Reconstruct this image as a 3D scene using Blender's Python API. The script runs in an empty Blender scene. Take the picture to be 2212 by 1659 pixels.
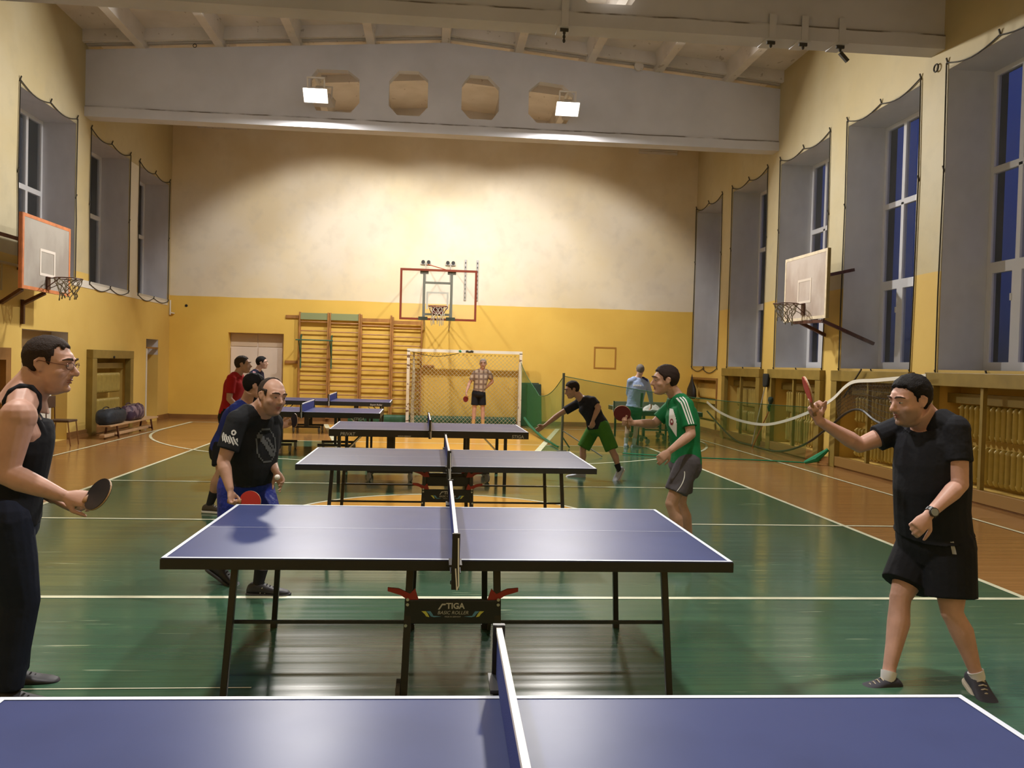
import bpy, bmesh, math, random
from mathutils import Vector, Matrix, noise
from mathutils.bvhtree import BVHTree
random.seed(4)
V = Vector
C = bpy.context.scene.collection
sc = bpy.context.scene
# ---------------------------------------------------------------- camera
FPX, CH = 1865.21, 1.7074
FW = V((0.09017146, 0.99566357, -0.02287257)); RT = V((0.99562738, -0.08955803, 0.02656074)); UP = V((-0.02439714, 0.02516758, 0.9993855))
cam_d = bpy.data.cameras.new('camera'); cam = bpy.data.objects.new('camera', cam_d); C.objects.link(cam)
m = Matrix((RT, UP, -FW)).transposed().to_4x4(); m.translation = V((0, 0, CH)); cam.matrix_world = m
cam_d.sensor_width = 36; cam_d.lens = FPX / 2212 * 36; cam_d.clip_start = .05; cam_d.clip_end = 300
sc.camera = cam
def at(u, v, Y):                       # photo pixel -> point at depth y = Y
    d = FW + RT * ((u - 1106) / FPX) - UP * ((v - 829.5) / FPX)
    return V((0, 0, CH)) + d * (Y / d.y)
def atx(u, v, X):
    d = FW + RT * ((u - 1106) / FPX) - UP * ((v - 829.5) / FPX)
    return V((0, 0, CH)) + d * (X / d.x)
# ---------------------------------------------------------------- world, exposure
sc.view_settings.view_transform = 'Standard'; sc.view_settings.look = 'None'
sc.view_settings.exposure = 0.06; sc.view_settings.gamma = 1; sc.view_settings.use_curve_mapping = False
W = bpy.data.worlds.new('dusk'); sc.world = W; W.use_nodes = True
nt = W.node_tree; nt.nodes.clear()
tc = nt.nodes.new('ShaderNodeTexCoord'); sx = nt.nodes.new('ShaderNodeSeparateXYZ'); nt.links.new(tc.outputs['Generated'], sx.inputs[0])
r1 = nt.nodes.new('ShaderNodeValToRGB'); nt.links.new(sx.outputs['Z'], r1.inputs[0])
r1.color_ramp.elements[0].position = 0.0; r1.color_ramp.elements[0].color = (.010, .014, .026, 1)
r1.color_ramp.elements[1].position = 0.30; r1.color_ramp.elements[1].color = (.022, .045, .22, 1)
e_ = r1.color_ramp.elements.new(.06); e_.color = (.014, .025, .09, 1)
r2 = nt.nodes.new('ShaderNodeMapRange'); nt.links.new(sx.outputs['X'], r2.inputs[0]); r2.inputs[1].default_value = -.3; r2.inputs[2].default_value = .3
mx = nt.nodes.new('ShaderNodeMixRGB'); nt.links.new(r2.outputs[0], mx.inputs[0]); mx.inputs[1].default_value = (.035, .036, .045, 1); nt.links.new(r1.outputs[0], mx.inputs[2])
bg = nt.nodes.new('ShaderNodeBackground'); nt.links.new(mx.outputs[0], bg.inputs[0]); bg.inputs[1].default_value = 1.0
wo = nt.nodes.new('ShaderNodeOutputWorld'); nt.links.new(bg.outputs[0], wo.inputs[0])
# ---------------------------------------------------------------- lamps' strengths (their lights stand in flood_lamp below)
P_FRONT2, P_BACK2, P_BEAM1, P_BEAM0 = 500, 800, 0, 360
LAMPCOL = (1.0, .955, .89)
# ---------------------------------------------------------------- mesh helpers
class MB:
    def __init__(s): s.v = []; s.f = []; s.m = []; s.mi = 0
    def poly(s, pts, mi=None):
        n = len(s.v); s.v += [tuple(p) for p in pts]; s.f.append(tuple(range(n, n + len(pts)))); s.m.append(s.mi if mi is None else mi)
    def raw(s, vs, fs, mi=None):
        n = len(s.v); s.v += [tuple(p) for p in vs]
        for f in fs: s.f.append(tuple(i + n for i in f)); s.m.append(s.mi if mi is None else mi)
    def box(s, a, b, mi=None):          # two opposite corners
        x0, y0, z0 = [min(a[i], b[i]) for i in range(3)]; x1, y1, z1 = [max(a[i], b[i]) for i in range(3)]
        e = .00012 * ((len(s.f)//6) % 8); x0 -= e; y0 -= e; z0 -= e; x1 += e; y1 += e; z1 += e      # no two faces of one mesh coincide
        vs = [(x0,y0,z0),(x1,y0,z0),(x1,y1,z0),(x0,y1,z0),(x0,y0,z1),(x1,y0,z1),(x1,y1,z1),(x0,y1,z1)]
        s.raw(vs, [(0,3,2,1),(4,5,6,7),(0,1,5,4),(1,2,6,5),(2,3,7,6),(3,0,4,7)], mi); return s
    def beam(s, p, q, w, h, up=(0,0,1), mi=None):   # bar between two points, section w (side) x h (up)
        p, q = V(p), V(q); d = (q - p).normalized(); u = V(up)
        if abs(d.dot(u)) > .98: u = V((0,1,0)) if abs(d.y) < .9 else V((1,0,0))
        r = d.cross(u).normalized(); u = r.cross(d)
        vs = []
        for c in (p, q):
            for a, b in ((-1,-1),(1,-1),(1,1),(-1,1)): vs.append(c + r * (a * w / 2) + u * (b * h / 2))
        s.raw(vs, [(0,3,2,1),(4,5,6,7),(0,1,5,4),(1,2,6,5),(2,3,7,6),(3,0,4,7)][0:0] + [(3,2,1,0),(4,5,6,7),(0,1,5,4),(1,2,6,5),(2,3,7,6),(3,0,4,7)], mi); return s
    def tube(s, pts, r, n=8, mi=None):
        pts = [V(p) for p in pts]; rs = r if isinstance(r, (list, tuple)) else [r] * len(pts)
        rings = []; pu = None
        for i, p in enumerate(pts):
            d = (pts[min(i+1, len(pts)-1)] - pts[max(i-1, 0)])
            if d.length < 1e-9: d = V((0,0,1))
            d.normalize()
            if pu is None: pu = V((0,0,1)) if abs(d.z) < .9 else V((1,0,0))
            a = d.cross(pu)
            if a.length < 1e-4: pu = V((0,1,0)); a = d.cross(pu)
            a.normalize(); b = a.cross(d); pu = b
            rings.append((p, a * rs[i], b * rs[i]))
        return s.loft(rings, n, mi)
    def loft(s, rings, n=16, mi=None, e=2.0):
        vs = []
        for c, a, b in rings:
            c, a, b = V(c), V(a), V(b)
            for k in range(n):
                t = 2 * math.pi * k / n; x, y = math.cos(t), math.sin(t)
                if e != 2.0: x = math.copysign(abs(x) ** (2/e), x); y = math.copysign(abs(y) ** (2/e), y)
                vs.append(c + a * x + b * y)
        fs = []
        for i in range(len(rings) - 1):
            for k in range(n): fs.append((i*n+k, i*n+(k+1) % n, (i+1)*n+(k+1) % n, (i+1)*n+k))
        fs.append(tuple(range(n-1, -1, -1))); fs.append(tuple((len(rings)-1)*n + k for k in range(n)))
        # make the winding outward
        c0, a0, b0 = [V(q) for q in rings[0]]; c1 = V(rings[-1][0])
        if a0.cross(b0).dot(c1 - c0) < 0: fs = [tuple(reversed(f)) for f in fs]
        s.raw(vs, fs, mi); return s
    def ell(s, c, r, rot=None, n=12, mi=None):
        c = V(c); r = V(r) if hasattr(r, '__len__') else V((r, r, r)); vs = []; fs = []
        h = max(6, n * 2 // 3)
        for i in range(1, h):
            th = math.pi * i / h
            for k in range(n):
                p = V((math.sin(th)*math.cos(2*math.pi*k/n)*r.x, math.sin(th)*math.sin(2*math.pi*k/n)*r.y, math.cos(th)*r.z))
                vs.append(c + (rot @ p if rot else p))
        T = V((0,0,r.z)); B = -T
        vs.append(c + (rot @ T if rot else T)); vs.append(c + (rot @ B if rot else B)); t, b = len(vs)-2, len(vs)-1
        for i in range(h-2):
            for k in range(n): fs.append((i*n+k, (i+1)*n+k, (i+1)*n+(k+1)%n, i*n+(k+1)%n))
        for k in range(n): fs.append((t, k, (k+1)%n)); fs.append((b, (h-2)*n+(k+1)%n, (h-2)*n+k))
        s.raw(vs, fs, mi); return s
    def disc(s, c, ax, r, h, n=20, mi=None):       # a short cylinder about axis ax
        c = V(c); ax = V(ax).normalized(); return s.tube([c - ax*h/2, c + ax*h/2], r, n, mi)
def link(o, parent=None):
    C.objects.link(o)
    if parent is not None: o.parent = parent
    return o
def build(name, mb, mats, parent=None, world=True, smooth=False, bevel=0, auto=None):
    me = bpy.data.meshes.new(name); vs = mb.v
    if parent is not None and world:
        M = PW(parent).inverted(); vs = [tuple(M @ V(p)) for p in vs]
    me.from_pydata(vs, [], mb.f); me.validate()
    if not isinstance(mats, (list, tuple)): mats = [mats]
    for q in mats: me.materials.append(q)
    if len(me.polygons) == len(mb.m):
        for p, k in zip(me.polygons, mb.m): p.material_index = min(k, len(mats)-1)
    if smooth:
        for p in me.polygons: p.use_smooth = True
        if auto:
            try: me.set_sharp_from_angle(angle=math.radians(auto))
            except Exception: pass
    o = bpy.data.objects.new(name, me); link(o, parent)
    if bevel:
        b = o.modifiers.new('bevel', 'BEVEL'); b.width = bevel; b.segments = 2; b.limit_method = 'ANGLE'
    return o
def PW(o):
    Mx = Matrix.LocRotScale(o.location, o.rotation_euler, o.scale)
    return PW(o.parent) @ Mx if o.parent else Mx
def tag(o, label=None, cat=None, group=None, kind=None):
    if label: o['label'] = label
    if cat: o['category'] = cat
    if group: o['group'] = group
    if kind: o['kind'] = kind
    return o
def thing(name, label, cat, loc=(0,0,0), rz=0, group=None):
    o = bpy.data.objects.new(name, None); o.empty_display_size = .1; C.objects.link(o); o.location = loc; o.rotation_euler = (0,0,rz)
    return tag(o, label, cat, group)
def copy_tree(o, parent=None):
    c = o.copy(); C.objects.link(c); c.parent = parent
    for ch in list(kids(o)): copy_tree(ch, c)
    return c
def kids(o): return [x for x in C.objects if x.parent == o]
def struct(name, mb, mats, **k): return tag(build(name, mb, mats, **k), kind='structure')
def solid(outline, holes, th, to3):     # filled 2D shape with holes, thickened; to3 maps (a, b, depth) to world
    cu = bpy.data.curves.new('tmp', 'CURVE'); cu.dimensions = '2D'; cu.fill_mode = 'BOTH'; cu.extrude = th / 2
    for pl in [outline] + holes:
        sp = cu.splines.new('POLY'); sp.points.add(len(pl) - 1); sp.use_cyclic_u = True
        for q, (a, b) in zip(sp.points, pl): q.co = (a, b, 0, 1)
    o = bpy.data.objects.new('tmp', cu); C.objects.link(o)
    dg = bpy.context.evaluated_depsgraph_get(); me = bpy.data.meshes.new_from_object(o.evaluated_get(dg))
    vs = [to3(p.co.x, p.co.y, p.co.z + th/2) for p in me.vertices]; fs = [tuple(p.vertices) for p in me.polygons]
    C.objects.unlink(o); bpy.data.objects.remove(o); bpy.data.curves.remove(cu)
    return vs, fs
def text_mesh(txt, size, shear=0, bold=0):
    cu = bpy.data.curves.new('tmp', 'FONT'); cu.body = txt; cu.size = size; cu.shear = shear; cu.offset = bold; cu.align_x = 'CENTER'; cu.align_y = 'CENTER'; cu.resolution_u = 3
    o = bpy.data.objects.new('tmp', cu); C.objects.link(o); dg = bpy.context.evaluated_depsgraph_get()
    me = bpy.data.meshes.new_from_object(o.evaluated_get(dg))
    vs = [p.co.copy() for p in me.vertices]; fs = [tuple(p.vertices) for p in me.polygons]
    C.objects.unlink(o); bpy.data.objects.remove(o); bpy.data.curves.remove(cu)
    return vs, fs
# ---------------------------------------------------------------- materials
def mat(name, col, rough=.6, metal=0, spec=.5, alpha=1, emis=None, es=0, trans=0, bump=0, bscale=60, var=0, vscale=8, coat=0):
    M = bpy.data.materials.new(name); M.use_nodes = True; t = M.node_tree; b = t.nodes['Principled BSDF']
    b.inputs['Base Color'].default_value = (*col, 1); b.inputs['Roughness'].default_value = rough; b.inputs['Metallic'].default_value = metal
    b.inputs['Specular IOR Level'].default_value = spec; b.inputs['Alpha'].default_value = alpha; b.inputs['Transmission Weight'].default_value = trans
    b.inputs['Coat Weight'].default_value = coat
    if emis: b.inputs['Emission Color'].default_value = (*emis, 1); b.inputs['Emission Strength'].default_value = es
    if var or bump:
        g = t.nodes.new('ShaderNodeTexCoord')
    if var:
        n = t.nodes.new('ShaderNodeTexNoise'); n.inputs['Scale'].default_value = vscale; n.inputs['Detail'].default_value = 5; t.links.new(g.outputs['Object'], n.inputs['Vector'])
        r = t.nodes.new('ShaderNodeValToRGB'); r.color_ramp.elements[0].position = .3; r.color_ramp.elements[1].position = .7
        r.color_ramp.elements[0].color = (*[c * (1 - var) for c in col], 1); r.color_ramp.elements[1].color = (*[min(1, c * (1 + var)) for c in col], 1)
        t.links.new(n.outputs[0], r.inputs[0]); t.links.new(r.outputs[0], b.inputs['Base Color'])
    if bump:
        n = t.nodes.new('ShaderNodeTexNoise'); n.inputs['Scale'].default_value = bscale; n.inputs['Detail'].default_value = 3; t.links.new(g.outputs['Object'], n.inputs['Vector'])
        u = t.nodes.new('ShaderNodeBump'); u.inputs['Strength'].default_value = bump; u.inputs['Distance'].default_value = .02; t.links.new(n.outputs[0], u.inputs['Height']); t.links.new(u.outputs[0], b.inputs['Normal'])
    return M
class NG:                                # small node-graph helper
    def __init__(s, M): s.t = M.node_tree; s.b = s.t.nodes['Principled BSDF']
    def n(s, kind, **k):
        q = s.t.nodes.new('ShaderNode' + kind)
        for a, b in k.items(): setattr(q, a, b)
        return q
    def l(s, a, b): s.t.links.new(a, b)
    def math(s, op, a, b=None, c=None, clamp=False):
        q = s.n('Math', operation=op); q.use_clamp = clamp
        for i, x in enumerate((a, b, c)):
            if x is None: continue
            if isinstance(x, (int, float)): q.inputs[i].default_value = x
            else: s.l(x, q.inputs[i])
        return q.outputs[0]
    def mix(s, f, a, b, mode='MIX'):
        q = s.n('MixRGB', blend_type=mode)
        for i, x in enumerate((f, a, b)):
            if isinstance(x, (int, float)): q.inputs[i].default_value = x
            elif isinstance(x, tuple): q.inputs[i].default_value = (*x, 1)
            else: s.l(x, q.inputs[i])
        return q.outputs[0]
    def noise(s, vec, scale, detail=4, sc=(1,1,1)):
        mp = s.n('Mapping'); mp.inputs['Scale'].default_value = sc; s.l(vec, mp.inputs[0])
        q = s.n('TexNoise'); q.inputs['Scale'].default_value = scale; q.inputs['Detail'].default_value = detail; s.l(mp.outputs[0], q.inputs['Vector']); return q.outputs[0]
    def ramp(s, x, *st):
        q = s.n('ValToRGB'); s.l(x, q.inputs[0]); el = q.color_ramp.elements
        while len(el) < len(st): el.new(.5)
        for e, (p, c) in zip(el, st): e.position = p; e.color = (*c, 1) if isinstance(c, tuple) else (c, c, c, 1)
        return q.outputs[0]
    def step(s, x, lo, hi):
        q = s.n('MapRange'); s.l(x, q.inputs[0]); q.inputs[1].default_value = lo; q.inputs[2].default_value = hi; return q.outputs[0]
def newmat(name, rough=.6, spec=.5):
    M = bpy.data.materials.new(name); M.use_nodes = True; g = NG(M); g.b.inputs['Roughness'].default_value = rough; g.b.inputs['Specular IOR Level'].default_value = spec
    tc = g.n('TexCoord'); g.oc = tc.outputs['Object']; xyz = g.n('SeparateXYZ'); g.l(g.oc, xyz.inputs[0]); g.x, g.y, g.z = xyz.outputs
    return M, g
XL, XR, YB, YF = -7.157, 7.333, 24.12, -3.5
B2, B1, B0 = 18.26, 12.14, 6.02
def wall_mat(name, zsplit, reveal=None, top=(.55, .49, .33), low=(.70, .50, .145)):
    M, g = newmat(name, .55, .3)
    wob = g.math('MULTIPLY_ADD', g.noise(g.oc, 1.3, 3), .04, g.z)
    f = g.step(wob, zsplit + .012, zsplit + .026)
    big = g.noise(g.oc, .45, 6); fine = g.noise(g.oc, 3.0, 8)
    t1 = g.mix(g.ramp(big, (.42, 0.), (.62, 1.)), top, tuple(c * k for c, k in zip(top, (.97, .92, .78))))
    t1 = g.mix(g.ramp(fine, (.5, 0.), (.75, .35)), t1, tuple(c * .72 for c in top))
    hi = g.step(g.z, 5.9, 7.2)                                        # browner and darker in patches towards the top
    t1 = g.mix(g.math('MULTIPLY', hi, g.ramp(g.noise(g.oc, .8, 5), (.3, .25), (.65, .8))), t1, tuple(c * k for c, k in zip(top, (.80, .72, .55))))
    lo = g.mix(g.ramp(g.noise(g.oc, .9, 6), (.4, 0.), (.65, 1.)), low, tuple(c * k for c, k in zip(low, (.93, .9, .85))))
    c = g.mix(f, lo, t1)
    if reveal:                                                        # grey paint on the window reveals behind the wall face
        side, col = reveal
        r = g.step(g.x, side + .004, side + .012) if side > 0 else g.step(g.x, side - .004, side - .012)
        out = g.step(g.x, side + .77, side + .78) if side > 0 else g.step(g.x, side - .68, side - .69)   # facade outside the glass, its night shade painted in as near black
        col = g.mix(out, col, (.02, .018, .016)); cold = g.mix(out, tuple(q * .85 for q in reveal[1]), (.02, .018, .016)); up = g.step(g.z, 1.70, 1.72); c = g.mix(g.math('MULTIPLY', r, up), c, g.mix(g.ramp(fine, (.45, 0.), (.7, .4)), col, cold))
    g.l(c, g.b.inputs['Base Color'])
    bp = g.n('Bump'); bp.inputs['Strength'].default_value = .25; bp.inputs['Distance'].default_value = .03; g.l(g.noise(g.oc, 2.2, 6), bp.inputs['Height']); g.l(bp.outputs[0], g.b.inputs['Normal'])
    return M
def floor_mat(name, base, dark, wear, rough=.2, sc=1.0):
    M, g = newmat(name, rough, .40)
    brd = g.noise(g.oc, 1.0, 2, (.25, 14, 1)); grain = g.noise(g.oc, 1.0, 6, (1.2, 60, 1))
    c = g.mix(g.ramp(brd, (.35, 0.), (.65, 1.)), base, dark)
    c = g.mix(g.math('MULTIPLY', g.ramp(grain, (.45, 0.), (.7, 1.)), .35), c, tuple(q * .6 for q in dark))
    w = g.math('MULTIPLY', g.ramp(g.noise(g.oc, 1.0, 4, (1.6, 22, 1)), (.66, 0.), (.70, 1.)), g.ramp(g.noise(g.oc, .5, 3), (.45, 0.), (.62, 1.)))
    c = g.mix(g.math('MULTIPLY', w, .55), c, wear)
    pl = g.math('FRACT', g.math('MULTIPLY', g.y, 11.5)); seam = g.math('LESS_THAN', pl, .035)
    c = g.mix(g.math('MULTIPLY', seam, .35), c, tuple(q * .45 for q in dark))
    g.l(c, g.b.inputs['Base Color'])
    g.l(g.math('MULTIPLY_ADD', g.ramp(brd, (.3, 0.), (.7, 1.)), .08, rough - .03), g.b.inputs['Roughness'])
    bp = g.n('Bump'); bp.inputs['Strength'].default_value = .09; bp.inputs['Distance'].default_value = .004
    g.l(g.math('ADD', g.noise(g.oc, 1.0, 3, (.3, 16, 1)), g.math('MULTIPLY', g.noise(g.oc, 1.0, 2, (2, 60, 1)), .3)), bp.inputs['Height']); g.l(bp.outputs[0], g.b.inputs['Normal'])
    return M
M_green = floor_mat('green floor paint', (.060, .135, .078), (.040, .105, .066), (.50, .55, .38), .15)
M_orange = floor_mat('varnished orange boards', (.38, .20, .075), (.30, .15, .05), (.55, .36, .15), .17)
M_amber = floor_mat('amber floor paint', (.85, .46, .09), (.75, .38, .07), (.9, .6, .2), .16)
M_line = mat('court line paint', (.72, .74, .55), .35, var=.15, vscale=3)
M_wallR = wall_mat('right wall paint', 3.24, (XR, (.64, .65, .68)))
M_wallL = wall_mat('left wall paint', 3.34, (XL, (.64, .63, .68)))
M_wallB = wall_mat('back wall paint', 3.33, top=(.78, .71, .585), low=(.80, .54, .115))
def grime_mat():
    M, g = newmat('ceiling whitewash', .8, .2)
    c = g.mix(g.ramp(g.noise(g.oc, 1.2, 6), (.4, 0.), (.7, 1.)), (.66, .62, .58), (.55, .51, .46))
    c = g.mix(g.ramp(g.noise(g.oc, 9, 5, (1, .4, 1)), (.66, 0.), (.70, .5)), c, (.22, .17, .12))
    g.l(c, g.b.inputs['Base Color']); return M
M_ceil = grime_mat()
def beam_mat(yb):
    M, g = newmat('concrete beam paint', .7, .25)
    c = g.mix(g.ramp(g.noise(g.oc, .9, 6), (.4, 0.), (.7, 1.)), (.57, .57, .61), (.49, .49, .52))
    d = g.math('MULTIPLY', g.math('LESS_THAN', g.math('ABSOLUTE', g.math('SUBTRACT', g.math('MULTIPLY_ADD', g.noise(g.oc, 2, 3), .03, g.z), 6.705)), .018), g.ramp(g.noise(g.oc, 1.4, 5, (1, 1, 1)), (.38, .1), (.5, 1.)))
    c = g.mix(g.math('MULTIPLY', d, .8), c, (.10, .075, .05))
    g.l(c, g.b.inputs['Base Color']); return M
M_beam = beam_mat(0)
M_pvc = mat('white window frame', (.84, .85, .90), .35)
M_glass = mat('window glass', (.03, .035, .05), .03, spec=.5, alpha=.22)
M_olive = mat('olive paint', (.235, .165, .038), .45, var=.15, vscale=4)
M_rad = mat('radiator paint', (.42, .31, .075), .4, var=.1)
M_radY = mat('yellow radiator paint', (.66, .46, .12), .4)
M_base = mat('brown baseboard paint', (.25, .12, .038), .4, var=.2, vscale=3)
M_door = mat('off-white door paint', (.70, .60, .52), .4, var=.04, vscale=2)
M_doorT = mat('tan door paint', (.40, .29, .15), .45)
M_white = mat('white paint', (.75, .74, .70), .4)
M_black = mat('black metal', (.012, .013, .016), .4)
M_dark = mat('dark brown steel', (.09, .03, .016), .5, var=.3, vscale=12)
M_wood = mat('varnished wood bar', (.40, .19, .055), .4, var=.2, vscale=6)
M_rope = mat('dark cord', (.05, .045, .035), .8)
M_steel = mat('steel', (.55, .55, .56), .3, metal=.9)
M_tape = mat('white tape', (.80, .80, .82), .5)
M_blue = mat('blue net cloth', (.028, .05, .26), .7, bump=.3, bscale=300)
M_red = mat('red plastic', (.30, .025, .018), .4)
M_lit = mat('lamp glass', (1, 1, 1), .3, emis=(1, .96, .92), es=14)
M_house = mat('lamp housing', (.62, .58, .52), .5)
def net_mat(name, col, a):
    M, g = newmat(name, .8, .1); g.b.inputs['Base Color'].default_value = (*col, 1)
    g.l(g.math('MULTIPLY_ADD', g.noise(g.oc, 1.2, 4), .25, a - .12, clamp=True), g.b.inputs['Alpha']); return M
M_gnet = net_mat('green mesh net', (.045, .26, .09), .36); M_gnet2 = net_mat('green mesh net, dense', (.04, .24, .08), .46)
M_wnet = net_mat('grey window netting', (.12, .12, .11), .16)
M_ggreen = mat('green cloth', (.02, .26, .13), .8)
def top_mat(name, col, rough):
    M, g = newmat(name, rough, .17)
    c = g.mix(g.ramp(g.noise(g.oc, 2.5, 4), (.4, 0.), (.65, 1.)), col, tuple(q * .88 for q in col)); g.l(c, g.b.inputs['Base Color'])
    g.l(g.math('MULTIPLY_ADD', g.noise(g.oc, 1.5, 3), .1, rough - .05), g.b.inputs['Roughness']); return M
M_top = top_mat('blue table top', (.048, .064, .180), .37)
M_topG = top_mat('grey green table top', (.10, .16, .15), .4)
M_tline = mat('table line paint', (.70, .76, .90), .4)
M_logo = mat('grey lettering', (.50, .50, .50), .5); M_lblue = mat('blue emblem', (.10, .28, .50), .5); M_lyel = mat('yellow emblem', (.60, .62, .12), .5)
# ================================================================ the hall
# ---- floor: boards with the painted courts
fl = MB()
fl.box((XL-.8, YF, -.1), (XR+.8, YB+.6, 0), 1)
CL, CR, YV0, YV1 = -4.33, 4.60, .23, 18.23
def rect(x0, y0, x1, y1, z, mi): fl.poly([(x0,y0,z),(x1,y0,z),(x1,y1,z),(x0,y1,z)], mi)
rect(CL, YV0, CR, YV1, .0012, 0)
fl.poly([(.13 + 1.8*math.cos(t*math.pi/32), 9.35 + 1.8*math.sin(t*math.pi/32), .0022) for t in range(64)], 2)
K0, K1, KY0, KY1 = (-1.78, 2.04), (-2.80, 3.35), 16.75, 23.0
fl.poly([(K0[0],KY0,.0022),(K0[1],KY0,.0022),(K1[1],KY1,.0022),(K1[0],KY1,.0022)], 2)
def line(pts, w=.05, z=.0034, closed=False):
    pts = [V((*p, z)) for p in pts]; n = len(pts)
    for i in range(n if closed else n-1):
        p, q = pts[i], pts[(i+1) % n]; d = (q-p).normalized(); s_ = V((-d.y, d.x, 0)) * w/2
        fl.poly([p-s_, q-s_, q+s_, p+s_], 3)
line([(CL,YV0),(CL,YV1)], .055, .0036); line([(CR,YV0),(CR,YV1)], .055, .0036); line([(CL,YV1),(CR,YV1)], .05, .0038)
line([(CL,6.24),(CR,6.24)], .06, .0040); line([(CL,9.23),(CR+.9,9.23)], .05, .0041); line([(CL,12.03),(CR,12.03)], .05, .0042); line([(CL,4.52),(-.9,4.52)], .012, .0042)
line([(.13 + 1.8*math.cos(t*math.pi/40), 9.35 + 1.8*math.sin(t*math.pi/40)) for t in range(80)], .05, .0044, True)
line([(K1[0],KY1),(K0[0],KY0),(K0[1],KY0),(K1[1],KY1)], .12, .0046)
for sx_, cx in ((-1, -.02), (1, .2)):
    R_ = 6.15; pts = [(cx + sx_*R_, 22.9), (cx + sx_*R_, 20.5)] + [(cx + sx_*R_*math.cos(a), 20.5 - R_*math.sin(a)) for a in [i*math.pi/2/24 for i in range(1, 25)]]
    line(pts, .055, .0048 + .0002*sx_)
line([(-6.21, -2),(-6.21, 22.9)], .05, .0050); line([(6.48, -2),(6.48, 22.9)], .05, .0050); line([(-6.21,22.9),(6.48,22.9)], .05, .0052)
struct('floor', fl, [M_green, M_orange, M_amber, M_line])
# ---- right and left walls with window openings and radiator niches
WT = .93
RW = [(24.08, 21.91), (21.11, 18.85), (18.10, 15.80), (15.07, 12.76), (12.03, 9.72), (8.99, 6.68), (5.95, 3.64)]
RZ0, RZ1 = 1.79, 6.155
LW = [(23.88, 21.56), (20.88, 18.63), (17.88, 15.56), (14.85, 12.53), (11.8, 9.5)]
LZ0, LZ1 = 3.19, 6.23
ND = .36
def rc(y0, y1, z0, z1): return [(y0,z0),(y1,z0),(y1,z1),(y0,z1)]
ZT = 8.6
wr = MB()
h = [rc(b, a, RZ0, RZ1) for a, b in RW]
nich = [(a-.02, b+.02, .18 if i else .30, 1.66 if i else 1.44) for i, (a, b) in enumerate(RW)]
wr.raw(*solid(rc(YF, YB+.5, 0, ZT), h + [rc(b, a, z0, z1) for a, b, z0, z1 in nich], WT, lambda a, b, c: (XR + c, a, b)))
for a, b, z0, z1 in nich: wr.box((XR+ND, b-.01, z0-.01), (XR+WT-.02, a+.01, z1+.01))
struct('wall_right', wr, M_wallR)
wl = MB()
h = [rc(b, a, LZ0, LZ1) for a, b in LW]
lo = [rc(15.74, 17.65, 0.001, 2.10), rc(22.25, 23.2, 0.001, 2.10), rc(18.72, 20.85, .05, 1.66), rc(12.6, 14.9, .05, 1.66)]
wl.raw(*solid(rc(YF, YB+.5, 0, ZT), h + lo, WT, lambda a, b, c: (XL - c, a, b)))
for y0, y1, zt in ((18.7, 20.87, 1.7), (12.58, 14.92, 1.7)): wl.box((XL-ND, y0, .02), (XL-WT+.02, y1, zt))
wl.box((XL-.62, 22.2, 0), (XL-WT+.02, 23.25, 2.12))
struct('wall_left', wl, M_wallL)
wb = MB()
wb.raw(*solid([(XL-WT,0),(XR+WT,0),(XR+WT,ZT),(XL-WT,ZT)], [[(-5.60,.001),(-4.12,.001),(-4.12,2.37),(-5.60,2.37)]], .5, lambda a, b, c: (a, YB + c, b)))
struct('wall_back', wb, M_wallB)
wf = MB(); wf.box((XL-WT, YF-.3, 0), (XR+WT, YF, ZT)); struct('wall_front', wf, M_wallB)
# baseboards
bb = MB()
for x0, x1 in ((XL, -5.60), (-4.12, XR)): bb.box((x0, YB-.03, 0), (x1, YB, .12)); bb.box((x0, YB-.055, 0), (x1, YB-.03, .035))
struct('baseboard_back', bb, M_base)
bb = MB()
for y0, y1 in ((YF, 15.74), (17.65, 22.25), (23.2, YB)): bb.box((XL, y0, 0), (XL+.03, y1, .13)); bb.box((XL+.03, y0, 0), (XL+.06, y1, .04))
struct('baseboard_left', bb, M_base)
bb = MB(); bb.box((XR-.03, YF, 0), (XR, YB, .14)); bb.box((XR-.06, YF, 0), (XR-.03, YB, .04)); struct('baseboard_right', bb, M_base)
# white plaster band under the left windows
tr = MB(); tr.box((XL, 17.75, 3.04), (XL+.012, 23.9, 3.19)); tr.box((XL, 21.0-.02, 3.19), (XL+.006, 21.5, 6.2)); struct('trim_1', tr, M_white)
# ---- windows
def window(n, side, y1, y0, z0, z1):
    xw = XR + .70 if side > 0 else XL - .62; s = side
    f = MB(); g_ = MB(); t = .075; d = .07
    def fb(a, b, c, e): f.box((xw, a, c), (xw + s*d, b, e))
    fb(y0, y1, z0, z0+.09); fb(y0, y1, z1-t, z1); fb(y0, y0+t, z0, z1); fb(y1-t, y1, z0, z1)
    tz = (3.32, 4.71) if side > 0 else (4.80,)
    ym = (y0+y1)/2 + .38
    for z in tz: fb(y0, y1, z-.05, z+.05)
    ym = (y0 + y1)/2
    for za, zb in zip((z0,)+tz, tz+(z1,)):
        w = .045
        if side > 0 and za == z0:
            w = .10; fb(y0+t, y0+t+.05, za, zb); fb(y1-t-.05, y1-t, za, zb); fb(y0, y1, zb-.11, zb); fb(y0, y1, za, za+.13)
        for yq in (y0 + .66, y1 - .66): fb(yq-w, yq+w, za, zb)
    fr = build('window_%d' % n, f, M_pvc, bevel=.006); tag(fr, kind='structure')
    g_.box((xw + s*.03, y0+.02, z0+.02), (xw + s*.038, y1-.02, z1-.02)); build('pane', g_, M_glass, fr)
    k = MB(); k.box((xw, y0, z0-.02), (xw - s*.10, y1, z0)); build('sill', k, M_pvc, fr)
    if side > 0:
        k = MB(); k.box((xw-.015, y1-.58, z0+1.0), (xw, y1-.55, z0+1.1)); build('handle', k, M_white, fr)
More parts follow.
